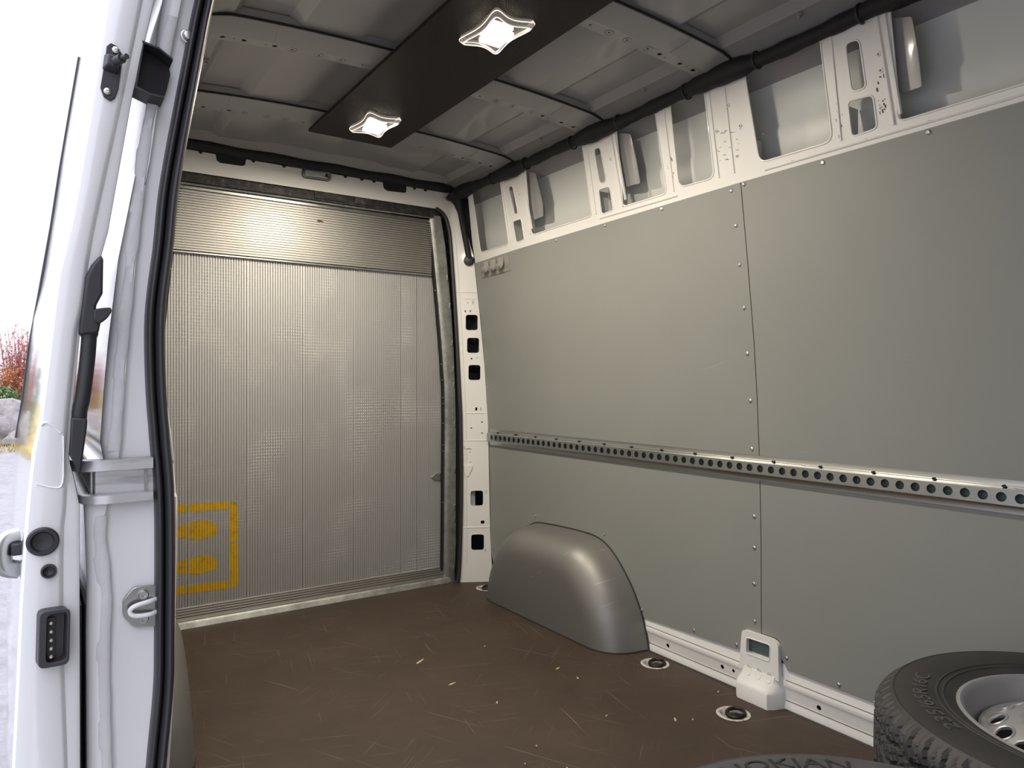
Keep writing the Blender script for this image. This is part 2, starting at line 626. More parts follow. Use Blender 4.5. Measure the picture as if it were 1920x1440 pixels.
# stiffening beads beside the posts
for y0, y1 in [(2.585, 2.570), (1.99, 1.975), (0.99, 0.972)]:
    mb.tube([(xw(z) - 0.001, y0 + (y1 - y0) * (1.93 - z) / 0.27 - 0.01, z) for z in (1.93, 1.85, 1.75, 1.66)], 0.004, 6)
    mb.tube([(xw(z) - 0.001, y0 + (y1 - y0) * (1.93 - z) / 0.27 - 0.03, z) for z in (1.94, 1.85, 1.75, 1.68)], 0.005, 6)
for y in (2.713, 2.118, 1.105, 1.713, 1.46, 1.52):
    mb.tube([(xw(z), y, z) for z in (1.94, 1.85, 1.75, 1.66)], 0.003, 6)
mb.tube([(xw(1.642) , y, 1.642) for y in (-0.3, 0.5, 1.35)], 0.003, 6)
mb.tube([(xw(1.642) , y, 1.642) for y in (1.7, 2.1)], 0.003, 6)
build(mb, 'upper_frame', M_PAINT_IN, wall)
# bent flaps standing in three of the openings
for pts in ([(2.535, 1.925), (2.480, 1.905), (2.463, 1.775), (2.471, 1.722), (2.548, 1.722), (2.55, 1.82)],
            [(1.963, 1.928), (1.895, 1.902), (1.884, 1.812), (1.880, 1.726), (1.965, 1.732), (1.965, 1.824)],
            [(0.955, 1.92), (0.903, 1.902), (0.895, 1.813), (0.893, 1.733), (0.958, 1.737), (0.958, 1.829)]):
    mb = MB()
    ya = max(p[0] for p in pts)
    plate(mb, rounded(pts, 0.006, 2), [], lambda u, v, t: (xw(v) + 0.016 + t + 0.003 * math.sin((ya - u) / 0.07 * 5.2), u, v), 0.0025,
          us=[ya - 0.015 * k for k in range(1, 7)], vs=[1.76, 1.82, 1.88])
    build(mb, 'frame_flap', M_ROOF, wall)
# outer skin seen through the openings
mb = MB()
zs = [-0.25, 0.3, 0.73, 1.135, 1.367, 1.60, 1.70, 1.765, 1.785, 1.85, 1.91, 1.935, 1.99]
mb.loft([[(xw(z) + 0.075 + (0.008 if z > 1.77 else 0) - (0.02 if z > 1.92 else 0), y, z) for z in zs] for y in [Y_FRONT + k * (3.12 - Y_FRONT) / 12 for k in range(13)]], False, False)
build(mb, 'outer_skin', M_SKIN, wall)
for y in (2.70, 2.60, 2.11, 2.0, 1.52, 1.40, 1.09, 0.99):
    mb = MB()
    mb.bx((xw(1.64) + 0.006, y - 0.002, 1.64), (xw(1.64) + 0.05, y + 0.002, 1.75))
    build(mb, 'frame_web', M_SKIN, wall)
# black scuffs on the wide pillar and on two posts
scuffs = []
def scuff(y, z, dy, dz):
    scuffs.append((y, z, dy, dz))
random.seed(3)
for _ in range(26):
    y = random.uniform(1.41, 1.52)
    z = random.uniform(1.70, 1.80)
    scuff(y, z, random.uniform(0.004, 0.020), random.uniform(0.0012, 0.004))
for _ in range(10):
    scuff(random.uniform(1.095, 1.115), random.uniform(1.67, 1.76), random.uniform(0.001, 0.003), random.uniform(0.004, 0.02))
for _ in range(16):
    scuff(random.uniform(0.975, 0.998), random.uniform(1.68, 1.79), random.uniform(0.001, 0.008), random.uniform(0.003, 0.02))
for _ in range(6):
    scuff(random.uniform(1.70, 1.73), random.uniform(1.69, 1.78), random.uniform(0.001, 0.006), random.uniform(0.003, 0.02))
for y0 in (1.24, 1.02, 0.86):
    scuff(y0, 1.642, 0.06, 0.0012)
mb = MB()
for y, z, dy, dz in scuffs:
    dy *= 0.7
    dz *= 0.6
    pts = [(y - dy / 2, z - dz / 2), (y + dy / 2, z - dz / 3 + dy * 0.1), (y + dy / 2, z + dz / 2 + dy * 0.1), (y - dy / 3, z + dz / 2)]
    mb.prism(pts, lambda u, v: (xw(v) + 0.0006, u, v), lambda u, v: (xw(v) + 0.0016, u, v))
o = build(mb, 'scuff_marks', M_SCUFF_CREASE, wall, smooth=0)
o['kind'] = 'stuff'

# grey lining panels
Y_SEAM = 1.436
panels = {
    'rear_top': [(Y_SEAM + 0.0015, 0.735), (3.062, 0.735), (3.060, 1.0), (3.050, 1.3), (3.045, 1.60), (2.7, 1.611), (2.09, 1.618), (Y_SEAM + 0.0015, 1.625)],
    'rear_low': [(Y_SEAM + 0.0015, 0.205), (1.500, 0.205), (1.513, 0.128), (1.95, 0.115), (2.2, 0.15), (2.7, 0.15), (2.96, 0.095), (3.03, 0.105), (3.062, 0.20), (3.062, 0.732), (Y_SEAM + 0.0015, 0.732)],
    'front_top': [(Y_FRONT, 0.735), (Y_SEAM - 0.0015, 0.735), (Y_SEAM - 0.0015, 1.625), (Y_FRONT, 1.627)],
    'front_low': [(Y_FRONT, 0.12), (1.342, 0.122), (1.362, 0.15), (1.366, 0.200), (1.38, 0.208), (Y_SEAM - 0.0015, 0.208), (Y_SEAM - 0.0015, 0.732), (Y_FRONT, 0.732)],
}
SCREWS = {
    'rear_top': [(1.473, 1.608), (1.468, 1.50), (1.467, 1.378), (1.464, 1.242), (1.464, 1.097), (1.462, 0.947), (1.463, 0.792),
                 (1.772, 1.612), (2.069, 1.609), (2.382, 1.604), (2.70, 1.60), (2.995, 1.585), (3.03, 1.25), (3.04, 0.98)],
    'rear_low': [(1.460, 0.576), (1.461, 0.475), (1.463, 0.359), (1.462, 0.239), (1.533, 0.143), (1.715, 0.138), (1.971, 0.141),
                 (2.185, 0.392), (2.66, 0.392), (3.04, 0.17)],
    'front_top': [(1.425, 1.617), (1.16, 1.615), (0.879, 1.617), (0.58, 1.615), (0.2, 1.615)],
    'front_low': [(1.345, 0.158), (1.174, 0.136), (0.85, 0.136), (0.5, 0.136), (0.1, 0.136)],
}
mbs = MB()
mbs.lathe([(0.0065, 0), (0.006, -0.002), (0.0035, -0.0036), (0.0022, -0.0036), (0.002, -0.0026), (0.0002, -0.0026)], axis='X', n=12)
screw_me = None
for k, poly in panels.items():
    mb = MB()
    plate(mb, poly, [], on_wall(-0.006), 0.006, vs=CURVE_V)
    p = build(mb, 'lining_panel', M_PANEL, wall, smooth=20)
    for y, z in SCREWS[k]:
        if screw_me is None:
            s0 = build(mbs, 'screw', M_SCREW, p, smooth=30)
            screw_me = s0.data
        else:
            s0 = bpy.data.objects.new('screw', screw_me)
            COL.objects.link(s0)
            s0.parent = p
        s0.location = (xw(z) - 0.006, y, z)

# pressed sill between floor and panels
def sill_x(v):
    return interp(v, [-0.02, 0.0, 0.018, 0.026, 0.034, 0.062, 0.070, 0.082, 0.088, 0.13], [0.849, 0.849, 0.851, 0.8545, 0.8545, 0.8525, 0.8495, 0.8505, 0.8545, 0.856])


mb = MB()
plate(mb, [(Y_FRONT, -0.018), (1.98, -0.018), (1.98, 0.135), (Y_FRONT, 0.135)],
      [circle(y, z, 0.0075, 12) for y, z in [(1.842, 0.044), (1.594, 0.048), (1.239, 0.044), (0.9, 0.045), (0.5, 0.045)]] + [circle(1.548, 0.050, 0.006, 8)],
      lambda u, v, t: (sill_x(v) + t, u, v), 0.002, vs=[0.0, 0.018, 0.026, 0.034, 0.062, 0.066, 0.070, 0.076, 0.082, 0.088])
build(mb, 'sill_pressing', M_PAINT_IN, wall)
mb = MB()
mb.bx((0.866, Y_FRONT, -0.02), (0.872, 2.0, 0.14))
build(mb, 'sill_cavity', M_DARK, wall, smooth=0)
for zz in (0.0875, 0.0265):  # dark tubes stand in for the shade in the pressed grooves
    mb = MB()
    mb.tube([(sill_x(zz) - 0.0003, y, zz) for y in (Y_FRONT, 0.5, 1.35)], 0.0011, 5)
    build(mb, 'sill_crease_shade', M_SCUFF_CREASE, wall, smooth=60)
    mb = MB()
    mb.tube([(sill_x(zz) - 0.0003, y, zz) for y in (1.515, 1.7, 1.95)], 0.0011, 5)
    build(mb, 'sill_crease_shade', M_SCUFF_CREASE, wall, smooth=60)
# joint where sill meets the floor
mb = MB()
mb.tube([(0.843, y, 0.0) for y in (Y_FRONT, 0.4, 0.9, 1.345)], 0.004, 6)
mb.tube([(0.843, y, 0.0) for y in (1.52, 1.7, 1.93)], 0.004, 6)
build(mb, 'floor_joint_sealant', M_RUBBER, wall)

# pressed pillar foot on the floor
foot = MB()
plate(foot, rounded([(1.360, 0.085), (1.508, 0.085), (1.502, 0.205), (1.385, 0.205), (1.366, 0.194)], [0, 0, 0.014, 0.014, 0.01], 4),
      [rounded([(1.394, 0.134), (1.484, 0.134), (1.484, 0.184), (1.394, 0.186)], 0.010, 4)],
      lambda u, v, t: (0.838 + (0.205 - v) * -0.05 + t, u, v), 0.016, lip=0.002)
prof = [(0.862, -0.016), (0.796, -0.016), (0.793, 0.044), (0.800, 0.054), (0.822, 0.070), (0.830, 0.092), (0.862, 0.10)]
ys = [1.352, 1.362, 1.375, 1.43, 1.485, 1.496, 1.506]
dd = [0.05, 0.02, 0.0, 0.0, 0.0, 0.008, 0.02]
foot.loft([[(min(x + d, 0.862), y, z) for x, z in prof] for y, d in zip(ys, dd)], True, True)
for y in (1.392, 1.430, 1.468):
    foot.tube(smooth_pts([(0.832, y - 0.008, 0.092), (0.826, y, 0.106), (0.832, y + 0.008, 0.092), (0.823, y + 0.007, 0.074), (0.823, y - 0.007, 0.074), (0.832, y - 0.008, 0.092)], 3), 0.0012, 6)
build(foot, 'pillar_foot', M_PAINT_IN, wall, smooth=50)
mb = MB()
mb.bx((0.858, 1.37, 0.12), (0.864, 1.50, 0.2))
build(mb, 'foot_cavity', M_TEAL, wall, smooth=0)

# ------------------------------------------------------------------ ceiling
def zbow(x):
    return 2.002 - 0.030 * (abs(x) / 0.67) ** 2.2


def zroof(x):
    a = abs(x)
    rib = interp(a, [0, 0.03, 0.06, 0.24, 0.28, 0.44, 0.475, 0.60, 0.625, 0.64, 0.66, 0.685, 0.72, 0.80],
                 [0.024, 0.024, 0.040, 0.040, 0.022, 0.022, 0.042, 0.042, 0.018, 0.018, 0.012, 0.004, -0.005, -0.06])
    return zbow(x) + rib


ceil_ = bpy.data.objects.new('ceiling', None)
COL.objects.link(ceil_)
tag(ceil_, 'bare painted roof of the van with pressed cross bows', None, None, 'structure')
xs_ = [-0.85, -0.80, -0.72, -0.685, -0.66, -0.64, -0.625, -0.60, -0.54, -0.475, -0.44, -0.36, -0.28, -0.24, -0.15, -0.06, -0.03]
xs_ = xs_ + [0.0] + [-x for x in reversed(xs_)]
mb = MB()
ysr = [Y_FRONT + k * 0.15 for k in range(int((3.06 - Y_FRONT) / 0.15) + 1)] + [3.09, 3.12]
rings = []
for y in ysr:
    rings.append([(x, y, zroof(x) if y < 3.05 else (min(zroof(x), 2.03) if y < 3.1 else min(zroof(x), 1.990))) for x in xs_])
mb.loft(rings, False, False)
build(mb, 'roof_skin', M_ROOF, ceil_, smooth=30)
# short closing dimples of the roof ribs near the bows
BOWS = [0.235, 0.825, 1.410, 2.000, 2.588]
HX = [0.285, 0.354, 0.435, 0.485, 0.572, 0.630]
mbh = MB()
cs = [(0.0, 0.040), (0.001, 0.016), (0.005, 0.011), (0.080, -0.005), (0.087, -0.005), (0.090, -0.002), (0.098, -0.001)]
for bi, y0 in enumerate(BOWS):
    mb = MB()
    xsb = [-0.71 + k * 1.42 / 36 for k in range(37)]
    def drop(x):
        return -0.018 * max(0, (abs(x) - 0.62) / 0.09) ** 1.5
    mb.loft([[(x, y0 + dy, zbow(x) + dz + drop(x)) for dy, dz in cs] for x in xsb], False, False)
    hl = []
    for sgn in (-1, 1):
        for i, hx in enumerate(HX):
            hl.append(circle(sgn * hx, 0.112, (0.004, 0.004, 0.004, 0.0075, 0.0075, 0.0075)[i], 10))
        hl.append(circle(sgn * 0.51, 0.114, 0.003, 8))
        hl.append(circle(sgn * 0.215, 0.112, 0.004, 8))
        hl.append(circle(sgn * 0.60, 0.110, 0.003, 8))
    plate(mb, [(-0.70, 0.098), (0.70, 0.098), (0.70, 0.132), (-0.70, 0.132)], hl,
          lambda u, v, t: (u, y0 + v, zbow(u) - 0.001 + t + drop(u)), 0.002, us=xsb)
    mb.loft([[(x, y0 + dy, zbow(x) + dz + drop(x)) for dy, dz in ((0.132, -0.001), (0.134, 0.04))] for x in xsb], False, False)
    # shallow dimples around the first holes
    for sgn in (-1, 1):
        for hx in HX[:3]:
            mb.tube([(sgn * hx + 0.013 * math.cos(a), y0 + 0.112 + 0.013 * math.sin(a), zbow(hx) - 0.0012) for a in [2 * PI * k / 14 for k in range(14)]], 0.0014, 5, True)
    # overlap joint in the bow
    for sgn in (-1, 1):
        mb.tube([(sgn * (0.50 + 0.004 * math.sin(k)), y0 + 0.005 + k * 0.015, zbow(0.5) + 0.0108 - k * 0.0032) for k in range(6)], 0.0014, 5)
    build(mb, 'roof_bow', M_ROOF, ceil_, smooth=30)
    # dark line along the front edge of the bow
    mb = MB()
    mb.tube([(x, y0 - 0.001, zbow(x) + 0.014 + drop(x)) for x in xsb], 0.0036, 6)
    build(mb, 'bow_edge_line', M_DARK, ceil_, smooth=30)
    # clamp bolt hanging under the roof edge
    if bi < 4:
        for sgn in (-1, 1):
            mb = MB()
            c = (sgn * 0.632, y0 + 0.33, zroof(0.632) - 0.001)
            mb.lathe([(0.009, 0), (0.009, -0.004), (0.005, -0.005), (0.005, -0.013), (0.0005, -0.014)], c, 'Z', 10)
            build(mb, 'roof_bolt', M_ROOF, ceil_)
# roof edge rails (both sides)
for sgn in (-1, 1):
    mb = MB()
    mb.loft([[(sgn * x, y, z) for x, z in ((0.67, 1.985), (0.70, 1.975), (0.715, 1.95), (0.735, 1.94))] for y in (Y_FRONT, 0.8, 2.0, 3.10)], False, False)
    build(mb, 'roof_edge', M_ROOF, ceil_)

# ------------------------------------------------------------------ rear portal: header and pillars
wb = bpy.data.objects.new('wall_back', None)
COL.objects.link(wb)
tag(wb, 'white painted rear door portal of the van', None, None, 'structure')
YH = 3.15


def py_(x):
    a = abs(x)
    return YH if a < 0.67 else YH - (a - 0.67) * 0.5556


inner = [(0.712, -0.01), (0.722, 0.10), (0.723, 0.40), (0.721, 0.785), (0.714, 0.98), (0.697, 1.35), (0.676, 1.70), (0.664, 1.79), (0.640, 1.845), (0.595, 1.872)]
outer_r = [(0.860, -0.01), (0.854, 0.10), (0.847, 0.244), (0.838, 0.784), (0.831, 0.981), (0.800, 1.367), (0.774, 1.646), (0.735, 1.80), (0.690, 1.905), (0.655, 1.958)]
tabR = [(0.432, 1.958), (0.430, 1.931), (0.420, 1.925), (0.330, 1.921), (0.312, 1.930), (0.306, 1.958)]
tabL = [(-0.318, 1.957), (-0.322, 1.932), (-0.335, 1.926), (-0.422, 1.924), (-0.436, 1.932), (-0.441, 1.957)]
outline = inner + [(x * -1, z - 0.004) for x, z in reversed(inner)] + [(-x, z) for x, z in outer_r] + list(reversed(tabL)) + list(reversed(tabR)) + list(reversed(outer_r))
cut = []
def pcut(x0, x1, z0, z1, r=0.010):
    cut.append(rounded([(x0, z0), (x1, z0), (x1, z1), (x0, z1)], r, 4))
for z0, z1, x0, x1 in ((1.271, 1.350, 0.739, 0.793), (1.156, 1.234, 0.745, 0.799), (1.019, 1.097, 0.751, 0.805), (0.385, 0.462, 0.760, 0.817), (0.161, 0.241, 0.763, 0.821)):
    pcut(x0, x1, z0, z1, 0.014)
cut.append(circle(0.814, 0.302, 0.010, 14))
for x, z, w, h in ((0.738, 1.367, 0.006, 0.010), (0.760, 1.368, 0.006, 0.010), (0.772, 1.412, 0.004, 0.018), (0.786, 0.874, 0.010, 0.016), (0.806, 0.874, 0.004, 0.016), (0.829, 0.455, 0.004, 0.016), (0.826, 0.158, 0.004, 0.018)):
    cut.append([(x - w / 2, z - h / 2), (x + w / 2, z - h / 2), (x + w / 2, z + h / 2), (x - w / 2, z + h / 2)])
for x, z, r in ((0.811, 0.808, 0.0045), (0.764, 0.778, 0.0045), (0.812, 0.752, 0.0045), (0.742, 0.657, 0.003), (0.759, 0.657, 0.003), (0.743, 0.606, 0.003), (0.760, 0.606, 0.003), (0.748, 1.410, 0.003),
                (0.765, 1.128, 0.005), (0.789, 1.133, 0.003)):
    cut.append(circle(x, z, r, 10))
mb = MB()
plate(mb, outline, cut, lambda u, v, t: (u, py_(u) + t, v), 0.003, us=[-0.8, -0.67, 0.67, 0.80], lip=0.0012)
# pressed steps on the right pillar
for z, x0, x1 in ((1.462, 0.700, 0.788), (1.43, 0.735, 0.785), (0.853, 0.735, 0.826), (0.715, 0.728, 0.838), (0.276, 0.727, 0.842)):
    mb.tube([(x0 + (x1 - x0) * k / 4, py_(x0 + (x1 - x0) * k / 4) - 0.0005, z) for k in range(5)], 0.0022, 6)
mb.tube([(x + 0.020, py_(x + 0.02) - 0.001, z) for x, z in inner[1:9]], 0.003, 6)
# reinforcement gusset
mb.prism([(0.730, 0.690), (0.742, 0.715), (0.762, 0.676), (0.735, 0.676)], lambda u, v: (u, py_(u) - 0.006, v), lambda u, v: (u, py_(u), v))
mb.prism([(0.730, 0.59), (0.768, 0.59), (0.766, 0.575), (0.748, 0.535), (0.738, 0.535), (0.728, 0.565)], lambda u, v: (u, py_(u) - 0.006, v), lambda u, v: (u, py_(u), v))
build(mb, 'portal_frame', M_PAINT_IN, wb, smooth=30)
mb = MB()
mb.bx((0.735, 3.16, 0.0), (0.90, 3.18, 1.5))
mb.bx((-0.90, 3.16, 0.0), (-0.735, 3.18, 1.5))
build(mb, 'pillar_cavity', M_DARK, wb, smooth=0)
mb = MB()
mb.bx((0.765, 3.12, 0.37), (0.80, 3.14, 0.48))
build(mb, 'pillar_inner_web', M_SKIN, wb, smooth=0)
# black sleeve band behind the header top
mb = MB()
mb.bx((-0.74, 3.155, 1.90), (0.66, 3.168, 1.985))
mb.tube([(x, 3.130, 1.977 + 0.003 * math.sin(x * 23)) for x in [-0.72 + 0.05 * k for k in range(29)]], 0.021, 8)
for x in (-0.50, -0.29, -0.16, 0.12, 0.20, 0.26, 0.47, 0.53):
    mb.lathe([(0.008, 0), (0.008, -0.004), (0.001, -0.005)], (x, 3.146, 1.955), 'Y', 8)
build(mb, 'header_sleeve', M_FOAM, wb, smooth=60)
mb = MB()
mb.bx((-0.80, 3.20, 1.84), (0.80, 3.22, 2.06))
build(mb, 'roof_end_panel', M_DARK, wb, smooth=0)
for sgn in (-1, 1):  # dark fillers added behind the rear corners; they block leaking sky light
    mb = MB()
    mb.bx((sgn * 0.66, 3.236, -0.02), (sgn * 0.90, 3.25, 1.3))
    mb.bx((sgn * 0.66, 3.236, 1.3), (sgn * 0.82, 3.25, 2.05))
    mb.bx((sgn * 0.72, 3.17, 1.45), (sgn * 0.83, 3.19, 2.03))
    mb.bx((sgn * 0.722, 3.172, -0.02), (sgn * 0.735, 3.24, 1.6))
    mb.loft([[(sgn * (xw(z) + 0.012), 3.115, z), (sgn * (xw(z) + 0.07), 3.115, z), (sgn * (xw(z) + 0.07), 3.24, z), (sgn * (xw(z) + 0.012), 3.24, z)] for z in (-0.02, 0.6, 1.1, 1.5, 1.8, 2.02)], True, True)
    build(mb, 'corner_light_block', M_DARK, wb, smooth=0)
# rubber seal of the rear opening
mb = MB()
pth = smooth_pts([(x - 0.008, py_(x) - 0.008, max(z, 0.004)) for x, z in [(0.690, 0.0), (0.712, 0.03)] + inner[2:]], 4)
mb.tube(pth, 0.009, 8)
pthL = [(-p[0], p[1], p[2]) for p in pth]
mb.tube(pthL, 0.009, 8)
build(mb, 'rear_seal', M_RUBBER, wb, smooth=60)

# ------------------------------------------------------------------ left side wall, sliding door opening
wl = bpy.data.objects.new('wall_left', None)
COL.objects.link(wl)
tag(wl, 'white painted door pillar and side body beside the sliding door opening', None, None, 'structure')
JZ = [-0.30, 0.35, 0.57, 0.66, 0.75, 0.795, 0.800, 0.855, 0.861, 0.90, 0.982, 1.073, 1.221, 1.393, 1.683, 1.95]
JXO = [-0.990, -0.994, -0.995, -0.994, -0.997, -0.999, -0.985, -0.985, -0.968, -0.974, -0.969, -0.962, -0.946, -0.916, -0.878, -0.83]
SZ = [-0.30, 0.20, 0.324, 0.452, 0.546, 0.783, 0.906, 1.0, 1.122, 1.245, 1.367, 1.598, 1.70, 1.95]
SXL = [-0.915, -0.912, -0.905, -0.894, -0.892, -0.892, -0.900, -0.906, -0.907, -0.894, -0.882, -0.844, -0.826, -0.775]
MZ = [-0.30, 0.338, 0.515, 0.632, 0.745, 0.88, 1.019, 1.234, 1.463, 1.595, 1.95]
MXL = [-0.954, -0.954, -0.962, -0.954, -0.972, -0.942, -0.934, -0.916, -0.890, -0.862, -0.80]
LZ = [-0.3, 0.298, 0.433, 0.628, 0.725, 0.824, 0.922, 1.019, 1.2, 1.95]
LXL = [-0.866, -0.865, -0.857, -0.853, -0.851, -0.852, -0.862, -0.877, -0.886, -0.80]
zl = sorted(set([-0.30 + 0.05 * k for k in range(46)] + JZ))
zl = [z for z in zl if z <= 1.95]


def jamb_ring(z):
    xo, xm, xs2 = interp(z, JZ, JXO), interp(z, MZ, MXL), interp(z, SZ, SXL)
    xl = interp(z, LZ, LXL)
    xl = max(xl, xs2 + 0.024) if z < 1.05 else xs2 + 0.024
    rec = 0.012 if 0.797 < z < 0.858 else 0.0
    Y = Y_JAMB + rec
    front = [(xo, Y + 0.030, z), (xo + 0.002, Y + 0.012, z), (xo + 0.008, Y + 0.003, z), (xo + 0.016, Y, z),
             (xm - 0.004, Y, z), (xm, Y + 0.006, z), (xm + 0.006, Y + 0.008, z), (xs2 - 0.004, Y + 0.010, z), (xs2 + 0.022, Y + 0.012, z),
             (xl - 0.003, Y + 0.018, z), (xl, Y + 0.026, z), (xl - 0.010, Y + 0.04, z), (xl - 0.012, Y + 0.2, z), (-xw(z) - 0.002, 2.3, z), (-xw(z) - 0.002, 3.06, z)]
    side = [(xo - 0.002, 3.20, z), (xo - 0.004, 2.4, z), (xo, Y + 0.030, z)]
    return front, side


mb, mb2 = MB(), MB()
mb.loft([jamb_ring(z)[0] for z in zl], False, False)
mb2.loft([jamb_ring(z)[1] for z in zl], False, False)
build(mb, 'pillar_pressing', M_PAINT, wl, smooth=40)
build(mb2, 'body_side_skin', M_PAINT_OUT, wl, smooth=40)
# lumpy seam sealer strip on the pillar
for za, zb in ((0.30, 0.775), (0.885, 1.66)):
    mb = MB()
    rings = []
    nz = int((zb - za) / 0.008)
    for k in range(nz + 1):
        z = za + (zb - za) * k / nz
        xo, xm = interp(z, JZ, JXO), interp(z, MZ, MXL)
        xc = xm - 0.012 if za > 0.8 else (xo + xm) / 2 + 0.008
        w = 0.009 + 0.003 * noise.noise((0, 0, z * 18))
        h = 0.0022 + 0.0012 * noise.noise((3, 0, z * 40))
        jog = 0.003 * (1 if noise.noise((9, 1, z * 14)) > 0.15 else 0)
        rings.append([(xc - w - jog, Y_JAMB + 0.001, z), (xc - w * 0.7 - jog, Y_JAMB - h, z), (xc, Y_JAMB - h * 0.7, z), (xc + w * 0.7, Y_JAMB - h, z), (xc + w, Y_JAMB + 0.001, z)])
    mb.loft(rings, True, True)
    build(mb, 'seam_sealer', M_SEALER, wl, smooth=60)
# wall in front of the door opening and above it
mb = MB()
mb.loft([[(-0.99, Y_FRONT, z), (-0.99, -0.05, z), (-0.90, -0.05, z), (-0.88, Y_FRONT, z)] for z in (-0.3, 1.0)] + [[(-0.84, Y_FRONT, z), (-0.84, -0.05, z), (-0.78, -0.05, z), (-0.76, Y_FRONT, z)] for z in (1.95,)], True, True)
build(mb, 'front_pillar', M_PAINT, wl)
mb = MB()
mb.loft([[(-0.87, y, 1.80), (-0.82, y, 1.80), (-0.745, y, 1.94), (-0.745, y, 2.06), (-0.83, y, 2.06)] for y in (Y_FRONT, 0.5, 1.45)], True, True)
build(mb, 'door_header', M_PAINT, wl)
mb = MB()
mb.loft([[(-0.85, y, 1.78), (-0.80, y, 1.80), (-0.72, y, 1.95), (-0.72, y, 2.06), (-0.85, y, 2.06)] for y in (1.45, 2.2, 3.1)], True, True)
build(mb, 'upper_side', M_PAINT_IN, wl)
mb = MB()
mb.bx((-0.99, Y_FRONT, -0.28), (-0.86, Y_JAMB, -0.002))
build(mb, 'door_step_sill', M_PAINT, wl, bevel=0.01)
# guide rail of the sliding door, running back along the body side
for zc, hh, dx in ((0.862, 0.018, 0.0), (0.822 - 0.018, 0.014, 0.012)):
    mb = MB()
    path = [(-0.897, 1.402), (-0.955, 1.398), (-0.975 + dx, 1.396), (-0.990 + dx, 1.399), (-1.000 + dx, 1.408), (-1.004 + dx, 1.425), (-1.004 + dx, 1.8), (-1.004 + dx, 3.1)]
    rings = []
    for i, (x, y) in enumerate(path):
        a = path[max(i - 1, 0)]
        b = path[min(i + 1, len(path) - 1)]
        t = Vector((b[0] - a[0], b[1] - a[1])).normalized()
        nrm = Vector((t.y, -t.x)) * -1
        w = 0.010
        sec = [(0.0, -hh / 2), (0.0, hh / 2), (0.004, hh / 2 + 0.002), (w + 0.006, hh / 2), (w + 0.006, -hh / 2), (0.004, -hh / 2 - 0.002)]
        rings.append([(x + nrm.x * q, y + nrm.y * q, zc + s) for q, s in sec])
    mb.loft(rings, True, True)
    build(mb, 'guide_rail_lip', M_RAILWORN, wl, smooth=40)
mb = MB()
mb.bx((-0.984, 1.404, 0.808), (-0.892, 1.411, 0.856))
mb.bx((-0.990, 1.42, 0.808), (-0.984, 3.1, 0.856))
build(mb, 'guide_rail_back', M_RAILWORN, wl, bevel=0.002)
mb = MB()
mb.bx((-0.908, 1.398, 0.811), (-0.904, 1.405, 0.853))
build(mb, 'guide_rail_stop', M_GALV, wl, smooth=0)
# black strip standing in for shade in the gap behind the lower pillar edge
mb = MB()
mb.bx((-1.001, 1.50, -0.30), (-0.997, 3.0, 0.60))
build(mb, 'body_side_gap_shade', M_BLACK, wl, bevel=0.001)

# bulkhead behind the cab
mb = MB()
mb.bx((-0.86, Y_FRONT - 0.03, -0.02), (0.86, Y_FRONT, 2.05))
o = build(mb, 'wall_front', M_BULK, smooth=0)
tag(o, 'plain bulkhead closing the load space behind the cab', None, None, 'structure')

# ------------------------------------------------------------------ door seal
mb = MB()
pts = smooth_pts([(interp(z, SZ, SXL), 0, z) for z in SZ], 6)
def seal_ring(p):
    x, _, z = p
    sec = []
    for k in range(12):
        a = PI + PI * k / 11
        sec.append((x + 0.0075 + 0.0075 * math.cos(a), Y_JAMB + 0.006 + 0.020 * math.sin(a), z))
    for k in range(12):
        a = PI + PI * k / 11
        sec.append((x + 0.0155 + 0.0085 + 0.0085 * math.cos(a), Y_JAMB + 0.004 + 0.022 * math.sin(a), z))
    sec.append((x + 0.0325, Y_JAMB + 0.016, z))
    sec.append((x, Y_JAMB + 0.016, z))
    return sec
mb.loft([seal_ring(p) for p in pts], True, True)
o = build(mb, 'door_seal', M_RUBBER, smooth=40)
tag(o, 'black double-lipped rubber seal running up the sliding door pillar', 'seal', None, 'thing')

# ------------------------------------------------------------------ striker on the pillar
st = root('door_striker', (-0.915, Y_JAMB + 0.008, 0.607), 'zinc plated striker plate with wire loop screwed to the white pillar', 'striker')
mb = MB()
mb.prism(rounded([(-0.942, 0.625), (-0.925, 0.645), (-0.886, 0.643), (-0.886, 0.570), (-0.924, 0.574), (-0.942, 0.598)], 0.006, 3),
         lambda u, v: (u, Y_JAMB + 0.0, v), lambda u, v: (u, Y_JAMB + 0.008, v))
build(mb, 'striker_plate', M_ZINC, st, bevel=0.0012)
mb = MB()
mb.tube(smooth_pts([(-0.886, 1.402, 0.619), (-0.900, 1.388, 0.620), (-0.925, 1.384, 0.616), (-0.932, 1.386, 0.608), (-0.925, 1.386, 0.599), (-0.900, 1.388, 0.597), (-0.886, 1.402, 0.598)], 5), 0.0042, 8)
build(mb, 'striker_loop', M_PAINT, st, smooth=60)
for z in (0.630, 0.588):
    mb = MB()
    mb.lathe([(0.0085, 0.0), (0.0085, -0.004), (0.007, -0.006), (0.004, -0.006), (0.0035, -0.003), (0.0003, -0.003)], (-0.910, 1.400, z), 'Y', 16)
    build(mb, 'screw', M_SCREW, st)
# small bolt high on the pillar
mb = MB()
mb.lathe([(0.012, 0.0), (0.012, -0.004), (0.010, -0.005)], (-0.838, 1.402, 1.630), 'Y', 16)
mb.lathe([(0.0075, -0.004), (0.0075, -0.011), (0.005, -0.012), (0.0003, -0.012)], (-0.838, 1.402, 1.630), 'Y', 8)
o = build(mb, 'pillar_bolt', M_SCREW, smooth=40)
tag(o, 'steel bolt with washer high on the door pillar beside the seal', 'bolt', None, 'thing')

